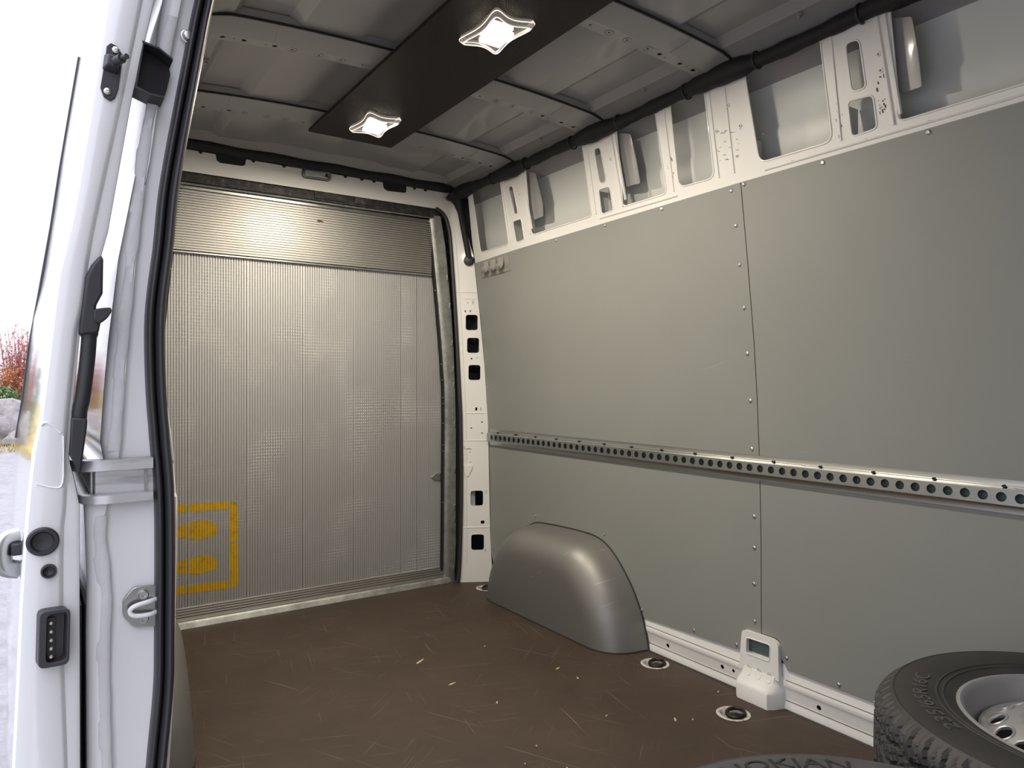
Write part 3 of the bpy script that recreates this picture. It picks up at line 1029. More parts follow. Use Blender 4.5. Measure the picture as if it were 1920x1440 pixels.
# ------------------------------------------------------------------ sliding door
door = root('sliding_door', (-1.05, 1.36, -0.25), 'white sliding door pushed open, its edge with black grip handle facing forward', 'door')
DOZ = [-0.25, 0.405, 0.519, 0.684, 0.808, 0.899, 0.933, 1.017, 1.17, 1.275, 1.453, 1.634, 2.0]
DOX = [-1.100, -1.098, -1.093, -1.087, -1.079, -1.071, -1.063, -1.054, -1.039, -1.018, -0.993, -0.970, -0.918]
DIZ = [-0.25, 0.376, 0.80, 0.842, 0.88, 0.948, 1.087, 1.18, 1.256, 1.485, 1.656, 2.0]
DIX = [-1.006, -1.006, -1.007, -1.014, -1.022, -1.018, -1.006, -0.984, -0.966, -0.931, -0.898, -0.838]
DSZ = [-0.25, 0.383, 0.59, 0.761, 0.795, 0.88, 0.949, 1.086, 1.218, 1.34, 1.48, 1.649, 2.0]
DSX = [-1.028, -1.029, -1.035, -1.035, -1.031, -1.028, -1.026, -1.012, -0.998, -0.976, -0.950, -0.921, -0.861]
dz = sorted(set([-0.25 + 0.06 * k for k in range(38)] + DIZ + [2.0]))
dz = [z for z in dz if z <= 2.0]
YD = 1.35
SW = -0.032


def door_ring(z):
    xo, xi, xs2 = interp(z, DOZ, DOX), interp(z, DIZ, DIX), interp(z, DSZ, DSX)
    xs2 = min(xs2, xi - 0.010)
    return [(xo + SW * 1.05, 2.50, z), (xo + SW * 1.05 - 0.001, 2.44, z), (xo + SW * 0.5 - 0.003, 1.9, z), (xo - 0.001, YD + 0.02, z), (xo + 0.0005, YD + 0.006, z), (xo + 0.004, YD + 0.001, z), (xo + 0.010, YD, z),
            (xs2 - 0.003, YD, z), (xs2 + 0.001, YD + 0.003, z), (xs2 + 0.005, YD + 0.009, z), (xi - 0.006, YD + 0.010, z), (xi - 0.001, YD + 0.013, z), (xi, YD + 0.020, z), (xi + SW, 2.50, z)]


mb = MB()
mb.loft([door_ring(z) for z in dz], True, True)
shell = build(mb, 'door_shell', M_PAINT_OUT, door, smooth=40)
# shallow pressed field below the grip
mb = MB()
mb.tube(smooth_pts([(-1.060, YD - 0.0002, 0.935), (-1.052, YD - 0.0002, 0.938), (-1.034, YD - 0.0002, 0.922)], 4), 0.0022, 6)
mb.tube(smooth_pts([(-1.066, YD, 0.842), (-1.040, YD, 0.834), (-1.031, YD, 0.842), (-1.030, YD, 0.88), (-1.030, YD, 0.917)], 4), 0.0015, 6)
build(mb, 'pressed_edges', M_PAINT, door, smooth=60)
# window and its black edge on the outside
mb = MB()
def dout(y, z):
    return interp(z, DOZ, DOX) + SW * (y - YD) / 1.15 * 1.05
mb = MB()
mb.tube([(dout(2.42, z) - 0.004, 2.42, z) for z in (0.85, 0.95, 1.1, 1.25, 1.45, 1.6, 1.80, 1.95)], 0.0035, 8)
build(mb, 'window_seal', M_RUBBER, door)
# roller guide plate
mb = MB()
mb.prism([(-0.970, 1.557), (-0.964, 1.564), (-0.955, 1.561), (-0.948, 1.550), (-0.948, 1.533), (-0.953, 1.490), (-0.958, 1.474), (-0.965, 1.468), (-0.974, 1.473), (-0.979, 1.487), (-0.972, 1.537)],
         lambda u, v: (u, YD - 0.004, v), lambda u, v: (u, YD + 0.003, v))
gp = build(mb, 'guide_plate', M_BLACK, door, bevel=0.001)
mb = MB()
mb.loft([[(-0.974, YD - 0.003, 1.543), (-0.950, YD - 0.003, 1.540), (-0.955, YD - 0.003, 1.512), (-0.977, YD - 0.003, 1.517)],
         [(-0.968, YD - 0.018, 1.540), (-0.952, YD - 0.018, 1.537), (-0.955, YD - 0.018, 1.520), (-0.970, YD - 0.018, 1.522)]], True, True)
build(mb, 'pin_housing', M_BLACK, gp, bevel=0.002)
mb = MB()
mb.tube([(-0.958, YD - 0.016, 1.530), (-0.950, YD - 0.030, 1.532)], 0.0075, 12)
mb.tube([(-0.950, YD - 0.030, 1.532), (-0.944, YD - 0.040, 1.533)], 0.0045, 10)
build(mb, 'guide_pin', M_RUBBER, gp, smooth=50)
for x, z in ((-0.957, 1.553), (-0.969, 1.482)):
    mb = MB()
    mb.lathe([(0.0062, 0), (0.0055, -0.0022), (0.003, -0.0034), (0.0018, -0.0034), (0.0016, -0.002), (0.0002, -0.002)], (x, YD - 0.004, z), 'Y', 14)
    build(mb, 'screw', M_SCREW, gp)
# upper hinge arm cover reaching toward the pillar
mb = MB()
arm = [(-0.913, 1.585), (-0.890, 1.580), (-0.869, 1.567), (-0.867, 1.554), (-0.874, 1.520), (-0.882, 1.497), (-0.900, 1.494), (-0.925, 1.504)]
plate(mb, arm, [], lambda u, v, t: (u, YD + 0.048 + t - 0.3 * max(0, -0.885 - u), v), 0.004)
top = [(-0.916, 1.587), (-0.890, 1.582), (-0.868, 1.568)]
bot = [(-0.926, 1.502), (-0.905, 1.495), (-0.882, 1.494)]
for line, dzz in ((top, -0.004), (bot, 0.005)):
    mb.loft([[(x, YD + 0.010, z), (x, YD + 0.058, z), (x, YD + 0.058, z + dzz), (x, YD + 0.010, z + dzz)] for x, z in line], True, True)
mb.loft([[(-0.916, YD + 0.012, 1.585), (-0.912, YD + 0.012, 1.585), (-0.912, YD + 0.058, 1.585), (-0.916, YD + 0.058, 1.585)], [(-0.928, YD + 0.012, 1.502), (-0.924, YD + 0.012, 1.502), (-0.924, YD + 0.058, 1.502), (-0.928, YD + 0.058, 1.502)]], True, True)
build(mb, 'arm_cover', M_BLACK, door, bevel=0.001)
# rubber stops
for x, z, r, nm in ((-1.058, 0.751, 0.0225, 'rubber_stop'), (-1.050, 0.703, 0.0112, 'rubber_plug')):
    mb = MB()
    mb.lathe([(r, 0.001), (r, -0.005), (r * 0.9, -0.008), (r * 0.74, -0.008), (r * 0.66, -0.005), (r * 0.60, -0.003), (r * 0.3, -0.0015), (0.0003, -0.001)], (x, YD, z), 'Y', 32)
    build(mb, nm, M_BLACK, door, smooth=30)
# electrical contact block
mb = MB()
fr_out = rounded([(-1.068, 0.556), (-1.027, 0.556), (-1.025, 0.645), (-1.066, 0.645)], 0.010, 5)
fr_in = rounded([(-1.058, 0.563), (-1.031, 0.563), (-1.029, 0.639), (-1.056, 0.639)], 0.008, 5)
plate(mb, fr_out, [fr_in], lambda u, v, t: (u + 0.004 * (1 - t / 0.022), YD - 0.022 + t, v), 0.022)
cb = build(mb, 'contact_block', M_RUBBER, door, bevel=0.001)
mb = MB()
mb.prism(fr_in, lambda u, v: (u, YD - 0.004, v), lambda u, v: (u, YD + 0.001, v))
mb.bx((-1.052, YD - 0.008, 0.566), (-1.042, YD - 0.003, 0.630))
build(mb, 'contact_base', M_BLACK, cb)
for z in (0.623, 0.6095, 0.596, 0.583, 0.570):
    mb = MB()
    mb.lathe([(0.0032, 0.0), (0.0032, -0.008), (0.0022, -0.0095), (0.0002, -0.0098)], (-1.047, YD - 0.006, z), 'Y', 12)
    build(mb, 'contact_pin', M_BRASS, cb)
# grip handle: mount, lever, tube, foot
hd = MB()
hd.prism([(-0.977, 1.213), (-0.974, 1.205), (-0.975, 1.149), (-0.985, 1.127), (-0.978, 1.100), (-0.981, 1.083), (-1.008, 1.080), (-0.999, 1.174), (-0.990, 1.196)],
         lambda u, v: (u, YD - 0.004, v), lambda u, v: (u - 0.006, YD + 0.05, v))
handle = build(hd, 'grip_mount', M_BLACK, door, bevel=0.004, seg=3)
mb = MB()
mb.prism(rounded([(-0.988, 1.122), (-0.975, 1.125), (-0.964, 1.126), (-0.963, 1.119), (-0.970, 1.107), (-0.982, 1.098), (-0.989, 1.104)], 0.004, 3),
         lambda u, v: (u, YD - 0.012, v), lambda u, v: (u, YD + 0.03, v))
build(mb, 'release_lever', M_BLACK, handle, bevel=0.004, seg=3)
mb = MB()
mb.tube(smooth_pts([(-0.994, YD + 0.014, 1.088), (-0.9945, YD + 0.012, 1.07), (-0.9975, YD + 0.012, 1.03), (-1.003, YD + 0.012, 0.98), (-1.0075, YD + 0.013, 0.955), (-1.008, YD + 0.014, 0.935)], 4),
        [0.0135] * 3 + [0.0115] * 15 + [0.0112] * 3, 14)
build(mb, 'grip_bar', M_BLACK, door, smooth=60)
mb = MB()
mb.prism([(-1.0195, 0.946), (-0.997, 0.944), (-0.9975, 0.930), (-1.007, 0.852), (-1.0225, 0.886)],
         lambda u, v: (u, YD - 0.002, v), lambda u, v: (u, YD + 0.045, v))
build(mb, 'grip_foot', M_BLACK, door, bevel=0.003, seg=3)
# outside handle
mb = MB()
mb.tube(smooth_pts([(-1.090, 1.42, 0.750), (-1.104, 1.415, 0.748), (-1.112, 1.41, 0.738), (-1.113, 1.41, 0.722), (-1.108, 1.412, 0.704), (-1.090, 1.42, 0.696)], 5), 0.0095, 10, flat=1.6)
build(mb, 'outside_handle', M_ZINC, door, smooth=60)
mb = MB()
mb.bx((-1.1005, 1.402, 0.722), (-1.085, 1.43, 0.742))
build(mb, 'handle_recess', M_BLACK, door, bevel=0.003)

# ------------------------------------------------------------------ folded tail lift closing the rear
lift = root('tail_lift', (0, 3.2, 0.0), 'ribbed aluminium tail lift platform folded up across the rear opening', 'tail lift')
YP = 3.205
PX = [-0.775, -0.539, -0.303, -0.059, 0.181, 0.425, 0.512, 0.655]
PITCH = 0.0107


def plank_profile(x0, x1):
    pts = [(x0 + 0.0015, YP + 0.006), (x0 + 0.0015, YP)]
    n = max(1, int((x1 - x0) / PITCH))
    w = (x1 - x0 - 0.003) / n
    for k in range(n):
        a = x0 + 0.0015 + k * w
        if k:
            pts += [(a + 0.0002, YP + 0.0042)]
        pts += [(a + 0.0030, YP), (a + w - 0.0020, YP)]
        if k < n - 1:
            pts += [(a + w - 0.0002, YP + 0.0042)]
    pts += [(x1 - 0.0015, YP), (x1 - 0.0015, YP + 0.006)]
    return pts


for x0, x1 in zip(PX, PX[1:]):
    pr = plank_profile(x0, x1)
    mb = MB()
    mb.loft([[(x, y, z) for x, y in pr] for z in (0.070, 1.545)], False, False)
    mb.bx((x0 + 0.001, YP + 0.006, 0.07), (x1 - 0.001, YP + 0.012, 1.545))
    build(mb, 'platform_plank', M_ALU, lift, smooth=0)
mb = MB()
mb.bx((-0.78, YP + 0.012, 0.0), (0.72, YP + 0.03, 1.84))
build(mb, 'platform_back', M_GRIME, lift, smooth=0)
# upper flap with horizontal ribs
pr = []
z = 1.548
pr.append((YP + 0.004, z))
n = 24
w = (1.815 - 1.552) / n
for k in range(n):
    a = 1.552 + k * w
    pr += [(YP - 0.010, a + 0.0004), (YP - 0.0135, a + 0.002), (YP - 0.0135, a + w - 0.0022), (YP - 0.010, a + w - 0.0006)]
pr.append((YP + 0.004, 1.818))
mb = MB()
mb.loft([[(x, y, zz) for y, zz in pr] for x in (-0.775, 0.588)], True, True)
build(mb, 'platform_flap', M_ALU_H, lift, smooth=0)
mb = MB()
mb.bx((-0.775, YP - 0.016, 1.541), (0.59, YP + 0.002, 1.550))
mb.bx((-0.775, YP - 0.018, 1.806), (0.60, YP, 1.822))
build(mb, 'flap_edge', M_ZINC, lift, bevel=0.002)
mb = MB()
for k in range(9):
    a = k * 0.75
    mb.tube([(0.015, YP - 0.0145, 1.745), (0.015 + 0.018 * math.cos(a) * random.uniform(0.4, 1), YP - 0.0145, 1.745 + 0.012 * math.sin(a) * random.uniform(0.4, 1))], 0.0012, 5)
mb.lathe([(0.006, 0), (0.005, -0.002), (0.0002, -0.002)], (0.015, YP - 0.0135, 1.745), 'Y', 10)
build(mb, 'rivet_mark', M_SCUFF_CREASE, lift)
# ribbed sill of the platform
mb = MB()
sp = [(3.168, -0.02), (3.168, 0.004), (3.172, 0.028), (3.180, 0.030)]
for k in range(4):
    a = 0.034 + k * 0.0095
    yy = 3.181 + k * 0.005
    sp += [(yy, a), (yy + 0.003, a + 0.0015), (yy + 0.003, a + 0.0065), (yy + 0.001, a + 0.0085)]
sp += [(YP - 0.002, 0.074), (YP + 0.01, 0.074), (YP + 0.01, -0.02)]
mb.loft([[(x, y, zz) for y, zz in sp] for x in (-0.78, 0.66)], True, True)
build(mb, 'platform_sill', M_ALU_H, lift, smooth=0)
mb = MB()
mb.loft([[(x, 3.150, 0.0005), (x, 3.1665, 0.003), (x, 3.167, 0.026), (x, 3.160, 0.020)] for x in (-0.78, 0.68)], True, True)
build(mb, 'sill_strip', M_GALV, lift, smooth=0)
# yellow foot marks painted on the ribs
us = []
for x0, x1 in zip(PX[:3], PX[1:4]):
    us += [p[0] for p in plank_profile(x0, x1)]


def rib_y(x):
    for x0, x1 in zip(PX, PX[1:]):
        if x0 <= x < x1:
            q = plank_profile(x0, x1)
            return interp(x, [p[0] for p in q], [p[1] for p in q])
    return YP


def ribbed(u, v, t):
    return (u, rib_y(u) - 0.0006 + t, v)


us = [u for u in us if -0.78 < u < -0.30]
marks = [
    [(-0.77, 0.506), (-0.372, 0.499), (-0.377, 0.466), (-0.77, 0.474)],
    [(-0.366, 0.499), (-0.352, 0.496), (-0.340, 0.480), (-0.339, 0.320), (-0.374, 0.320), (-0.374, 0.470)],
    [(-0.339, 0.314), (-0.337, 0.142), (-0.350, 0.126), (-0.362, 0.126), (-0.374, 0.166), (-0.374, 0.314)],
    [(-0.77, 0.138), (-0.368, 0.124), (-0.378, 0.160), (-0.77, 0.172)],
    rounded([(-0.66, 0.418), (-0.60, 0.405), (-0.540, 0.424), (-0.470, 0.430), (-0.428, 0.408), (-0.419, 0.383), (-0.430, 0.358), (-0.500, 0.348), (-0.560, 0.362), (-0.60, 0.372), (-0.66, 0.362)], 0.02, 4),
    rounded([(-0.66, 0.274), (-0.60, 0.262), (-0.540, 0.274), (-0.470, 0.284), (-0.428, 0.262), (-0.419, 0.238), (-0.430, 0.214), (-0.500, 0.203), (-0.560, 0.217), (-0.60, 0.228), (-0.66, 0.218)], 0.02, 4),
]
for i, m_ in enumerate(marks):
    mb = MB()
    plate(mb, m_, [], ribbed, 0.0004, us=us)
    build(mb, 'foot_marking' if i > 3 else 'border_marking', M_YELLOW, lift, smooth=0)
# latch tab
mb = MB()
mb.prism(rounded([(0.590, 0.530), (0.612, 0.546), (0.650, 0.549), (0.650, 0.510), (0.612, 0.514)], 0.004, 2), lambda u, v: (u, YP - 0.006, v), lambda u, v: (u, YP, v))
build(mb, 'latch_tab', M_ZINC, lift, bevel=0.001)
# galvanised guide posts
for sgn in (1, -1):
    mb = MB()
    PZ = [0.0, 0.2, 0.785, 0.98, 1.2, 1.41, 1.69, 1.84]
    PL = [0.652, 0.654, 0.659, 0.657, 0.640, 0.620, 0.590, 0.572]
    PR = [0.704, 0.713, 0.713, 0.708, 0.698, 0.682, 0.652, 0.625]
    rings = []
    for z, a, b in zip(PZ, PL, PR):
        rings.append([(sgn * a, 3.192, z), (sgn * a, 3.180, z), (sgn * (a + 0.012), 3.172, z), (sgn * (a + 0.016), 3.164, z), (sgn * (b - 0.004), 3.158, z), (sgn * b, 3.164, z), (sgn * b, 3.195, z)])
    mb.loft(rings, True, True)
    build(mb, 'guide_post', M_GALV, lift, smooth=30)
    mb = MB()
    for z in (0.05, 0.30, 0.36, 0.55, 0.78, 0.98, 1.06, 1.19, 1.38, 1.52):
        a = interp(z, PZ, PR) - 0.012
        mb = MB()
        mb.bx((sgn * a - 0.002, 3.153, z), (sgn * a + 0.003, 3.162, z + 0.03))
        build(mb, 'post_weld', M_ZINC, lift, bevel=0.0015)
    mb = MB()
    for z in (0.40, 0.66, 0.69, 0.80, 0.90, 0.93, 1.02, 1.10, 1.47):
        a = interp(z, PZ, PL) - 0.006
        mb = MB()
        mb.lathe([(0.004, 0), (0.003, -0.003), (0.0002, -0.0035)], (sgn * a, 3.190, z), 'Y', 8)
        build(mb, 'rivet', M_ZINC, lift)
    mb = MB()
    mb.loft([[(sgn * (interp(z, PZ, PL) - 0.012), 3.192, z), (sgn * (interp(z, PZ, PL) + 0.002), 3.192, z), (sgn * (interp(z, PZ, PL) + 0.002), 3.20, z), (sgn * (interp(z, PZ, PL) - 0.012), 3.20, z)] for z in PZ], True, True)
    build(mb, 'post_gap', M_DARK, lift, smooth=0)
# grimy top beam above the flap
mb = MB()
mb.bx((-0.76, 3.165, 1.830), (0.62, 3.20, 1.90))
build(mb, 'lift_top_beam', M_GRIME, lift, bevel=0.003)
mb = MB()
mb.tube([(-0.76, 3.176, 1.824), (0.15, 3.176, 1.826), (0.61, 3.176, 1.832)], 0.006, 8)
build(mb, 'lift_top_bar', M_GALV, lift, bevel=0.001)
for x0, x1 in ((-0.02, 0.13), (0.17, 0.26)):
    mb = MB()
    mb.bx((x0, 3.158, 1.840), (x1, 3.166, 1.872))
    build(mb, 'stop_plate', M_GRIME, lift, bevel=0.001)

# ------------------------------------------------------------------ dark lamp board under the roof
mb = MB()
mb.bx((-0.191, -0.25, 1.972), (0.152, 2.712, 1.984))
o = build(mb, 'ceiling_board', M_BOARD, smooth=0)
tag(o, 'long dark mesh-faced board fixed under the roof bows', 'board', None, 'thing')

# lamps
def lens_outline(hx, hy):
    pts = []
    c = [(-1, -1), (1, -1), (1, 1), (-1, 1)]
    for i in range(4):
        a, b = c[i], c[(i + 1) % 4]
        for k in range(16):
            t = k / 16
            x = a[0] + (b[0] - a[0]) * t
            y = a[1] + (b[1] - a[1]) * t
            pinch = 1 - 0.26 * math.sin(PI * t) ** 1.6
            if i % 2 == 0:
                y *= pinch
            else:
                x *= pinch
            pts.append((x * hx, y * hy))
    for _ in range(5):
        pts = [tuple((Vector(pts[i - 1]) + Vector(pts[i]) * 2 + Vector(pts[(i + 1) % len(pts)])) / 4) for i in range(len(pts))]
    return pts


def lamp(y, label):
    t = root('ceiling_lamp', (-0.020, y, 1.972), label, 'lamp', 'lamps on the ceiling board')
    ol = lens_outline(0.068, 0.105)
    mb = MB()
    rings = []
    for s, z in ((0.96, 1.972), (1.0, 1.966), (1.0, 1.958), (0.93, 1.951)):
        rings.append([(-0.020 + x * s, y + yy * s, z) for x, yy in ol])
    rings2 = [[(-0.020 + x * 0.88, y + yy * 0.88, 1.951) for x, yy in ol], [(-0.020 + x * 0.84, y + yy * 0.84, 1.957) for x, yy in ol]]
    mb.loft(rings + rings2, True, True)
    build(mb, 'lens', M_LENS, t, smooth=40)
    mb = MB()
    mb.tube([(-0.020 + x * 1.0, y + yy * 1.0, 1.962) for x, yy in ol], 0.0016, 5, True)
    mb.tube([(-0.020 + x * 0.90, y + yy * 0.90, 1.950) for x, yy in ol], 0.0013, 5, True)
    build(mb, 'lens_rim', M_LENSEDGE, t, smooth=60)
    mb = MB()
    mb.bx((-0.052, y - 0.038, 1.942), (0.012, y + 0.038, 1.954))
    lb = build(mb, 'led_board', M_LED, t, bevel=0.001)
    mbl = MB()
    mbl.lathe([(0.004, 0), (0.0035, -0.002), (0.0003, -0.003)], (0, 0, 0), 'Z', 10)
    for i in range(3):
        for j in range(3):
            m2 = MB()
            m2.v = [(v[0] - 0.044 + 0.024 * i, v[1] + y - 0.028 + 0.028 * j, v[2] + 1.942) for v in mbl.v]
            m2.f = mbl.f
            build(m2, 'led', M_LENSEDGE, lb)
    ld = bpy.data.lights.new('ceiling_lamp_light', 'AREA')
    ld.shape = 'RECTANGLE'
    ld.size = 0.056
    ld.size_y = 0.066
    ld.energy = LAMP_POWER
    ld.color = LAMP_COLOR
    lo = bpy.data.objects.new('ceiling_lamp_light', ld)
    lo.location = (0, 0, -0.036)
    COL.objects.link(lo)
    lo.parent = t


lamp(2.475, 'lit clear-lens lamp near the rear end of the dark ceiling board')
lamp(1.640, 'lit clear-lens lamp nearest the viewer, close to the top picture edge')

# ------------------------------------------------------------------ dome lamp on the header
t = root('interior_lamp', (-0.014, YH, 1.918), 'small unlit oval interior lamp on the white rear header', 'lamp')
mb = MB()
pl_out = rounded([(-0.079, 1.919), (0.049, 1.921), (0.052, 1.964), (-0.077, 1.962)], 0.016, 5)
pl_in = rounded([(-0.070, 1.926), (0.041, 1.928), (0.043, 1.957), (-0.068, 1.955)], 0.012, 5)
plate(mb, pl_out, [pl_in], lambda u, v, t_: (u, YH - 0.010 + t_, v), 0.010)
build(mb, 'lamp_bezel', M_ZINC, t, bevel=0.002)
mb = MB()
mb.tube([(u, YH - 0.002, v) for u, v in pl_out], 0.0025, 6, True)
build(mb, 'lamp_gasket', M_BLACK, t, smooth=60)
mb = MB()
rings = []
cx, cz = -0.014, 1.9415
for s, d in ((1.0, 0.0), (0.98, 0.008), (0.86, 0.012), (0.62, 0.013), (0.58, 0.011), (0.3, 0.013), (0.1, 0.0135)):
    rings.append([(cx + (u - cx) * s, YH - 0.001 - d, cz + (v - cz) * s) for u, v in pl_in])
mb.loft(rings, True, True)
build(mb, 'lamp_cover', M_DOME, t, smooth=60)
mb = MB()
mb.bx((0.022, YH - 0.017, 1.933), (0.036, YH - 0.004, 1.949))
build(mb, 'lamp_switch', M_BLACK, t, bevel=0.002)

# ------------------------------------------------------------------ wiring sleeve along the roof edge
t = root('cable_sleeve', (0.69, 3.0, 1.62), 'black wiring sleeve along the roof edge with a branch down the corner', 'cable')
mb = MB()
pth, rad = [], []
y = 3.07
random.seed(11)
while y > -0.38:
    nb_ = min(abs(y - b - 0.05) for b in BOWS)
    bulge = max(0, 1 - (nb_ / 0.13) ** 2)
    pth.append((0.688 - 0.006 * bulge, y, 1.948 + 0.003 * math.sin(y * 9)))
    rad.append(0.021 + 0.012 * bulge + 0.014 * max(0, min(1, (y - 2.93) / 0.08)) + 0.0015 * math.sin(y * 37) + 0.001 * math.sin(y * 83))
    y -= 0.022
mb.tube(pth, rad, 12)
build(mb, 'main_sleeve', M_FOAM, t, smooth=60)
mb = MB()
for b in BOWS[1:]:
    for dy in (0.19, -0.08):
        mb = MB()
        mb.tube([(0.688 + 0.0245 * math.cos(a), b + dy, 1.948 + 0.0245 * math.sin(a)) for a in [2 * PI * k / 16 for k in range(16)]], 0.003, 6, True)
        build(mb, 'cable_tie', M_BLACK, t, smooth=60)
mb = MB()
mb.tube(smooth_pts([(0.655, 3.11, 1.955), (0.685, 3.105, 1.925), (0.705, 3.105, 1.86), (0.722, 3.10, 1.77), (0.742, 3.092, 1.66), (0.748, 3.09, 1.628)], 5), [0.042, 0.042, 0.042, 0.040, 0.037, 0.033, 0.029, 0.025, 0.021, 0.018] + [0.0145] * 16, 10)
build(mb, 'branch_sleeve', M_FOAM, t, smooth=60)
mb = MB()
rr = Matrix.Rotation(-R(29), 3, 'Z')
mb.lathe([(0.026, 0.012), (0.026, -0.004), (0.022, -0.012), (0.010, -0.016), (0.0003, -0.016)], (0.748, 3.094, 1.622), 'Y', 24, rot=rr)
build(mb, 'grommet', M_BLACK, t, smooth=40)

# ------------------------------------------------------------------ perforated cargo rail
rail = root('cargo_rail', (xw(0.73), 1.5, 0.69), 'zinc plated perforated lashing rail running along the grey side wall', 'rail')
ZC = 0.7345
XF = 0.0225
ph = 0.0394
hy = [0.709 + ph * k for k in range(-15, 59)]
hy = [y for y in hy if Y_FRONT + 0.05 < y < 3.02]
mb = MB()
plate(mb, [(Y_FRONT + 0.01, 0.716), (3.040, 0.716), (3.040, 0.752), (Y_FRONT + 0.01, 0.752)], [circle(y, ZC, 0.0115, 18) for y in hy],
      lambda u, v, t_: (0.848 - 0.006 - XF + t_, u, v), 0.002)
xb = 0.848 - 0.006
prof_t = [(xb - XF, 0.752), (xb - XF + 0.002, 0.7545), (xb - 0.010, 0.757), (xb - 0.0095, 0.7595), (xb - 0.004, 0.7605), (xb - 0.003, 0.763), (xb - 0.003, 0.774), (xb, 0.774)]
prof_b = [(xb - XF, 0.716), (xb - XF + 0.002, 0.713), (xb - 0.004, 0.7095), (xb - 0.003, 0.707), (xb - 0.003, 0.694), (xb, 0.694)]
for pr in (prof_t, prof_b):
    mb.loft([[(x, y, z) for x, z in pr] for y in (Y_FRONT + 0.01, 1.0, 2.0, 3.040)], False, False)
build(mb, 'rail_profile', M_ZINC, rail, smooth=30)
mb = MB()
mb.bx((xb - 0.002, Y_FRONT + 0.02, 0.713), (xb - 0.0005, 3.035, 0.757))
build(mb, 'rail_back', M_TEAL, rail, smooth=0)
mbs2 = MB()
mbs2.lathe([(0.0048, 0), (0.0042, -0.002), (0.0018, -0.003), (0.0002, -0.003)], axis='X', n=10)
me0 = None
for k in range(22):
    for zz, o_ in ((0.768, 0.0), (0.700, 0.05)):
        y = 0.32 + k * ph * 4 / 1.25 + o_
        if y > 3.02:
            continue
        if me0 is None:
            s0 = build(mbs2, 'rail_screw', M_SCREW, rail, smooth=30)
            me0 = s0.data
        else:
            s0 = bpy.data.objects.new('rail_screw', me0)
            COL.objects.link(s0)
            s0.parent = rail
        s0.location = Vector((xb - 0.003, y, zz)) - rail.location
mb = MB()
for k in range(15):
    y = 0.745 + k * ph * 4
    mb = MB()
    mb.box((xb - 0.0102, y, 0.7585), (0.016, 0.009, 0.004), Matrix.Rotation(0.5, 3, 'X'))
    build(mb, 'rail_slot', M_DARK, rail, smooth=0)

# ------------------------------------------------------------------ hook strip
t = root('hook_strip', (0.762, 2.86, 1.52), 'small metal strip with three bent hooks in the rear wall corner', 'hook strip')
mb = MB()
fw = lambda off: (lambda u, v, t_: (xw(v) - 0.006 - off + t_, u, v))
plate(mb, [(2.985, 1.595), (2.985, 1.519), (2.738, 1.526), (2.742, 1.600)], [], fw(0.003), 0.003, vs=[1.55, 1.58])
build(mb, 'strip_plate', M_CLEARSTRIP, t)
for yc in (2.93, 2.865, 2.80):
    mb = MB()
    path = [(0.0035, 1.592), (0.006, 1.575), (0.010, 1.556), (0.018, 1.541), (0.030, 1.536), (0.036, 1.546), (0.036, 1.560)]
    rings = []
    for i, (d, z) in enumerate(path):
        w = 0.021 if i < 3 else (0.017 if i < 5 else 0.012)
        X = xw(z) - 0.006 - d
        rings.append([(X, yc - w, z), (X, yc + w, z), (X - 0.002, yc + w, z + 0.001), (X - 0.002, yc - w, z + 0.001)])
    mb.loft(rings, True, True)
    build(mb, 'hook', M_CLEARSTRIP, t, smooth=40)
for yc in (2.965, 2.975):
    mb = MB()
    mb.lathe([(0.005, 0), (0.004, -0.003), (0.0002, -0.0035)], (xw(1.583) - 0.009, yc, 1.583 + (yc - 2.97) * 0.4), 'X', 10)
    build(mb, 'screw', M_SCREW, t)

# ------------------------------------------------------------------ wheel arch covers
ARCH = [(1.930, 0.0), (1.944, 0.055), (1.966, 0.118), (1.982, 0.150), (2.019, 0.212), (2.077, 0.280), (2.130, 0.328), (2.190, 0.362), (2.260, 0.376), (2.36, 0.378), (2.45, 0.376), (2.54, 0.372), (2.634, 0.365), (2.70, 0.345), (2.77, 0.295), (2.84, 0.21), (2.885, 0.11), (2.905, 0.0)]


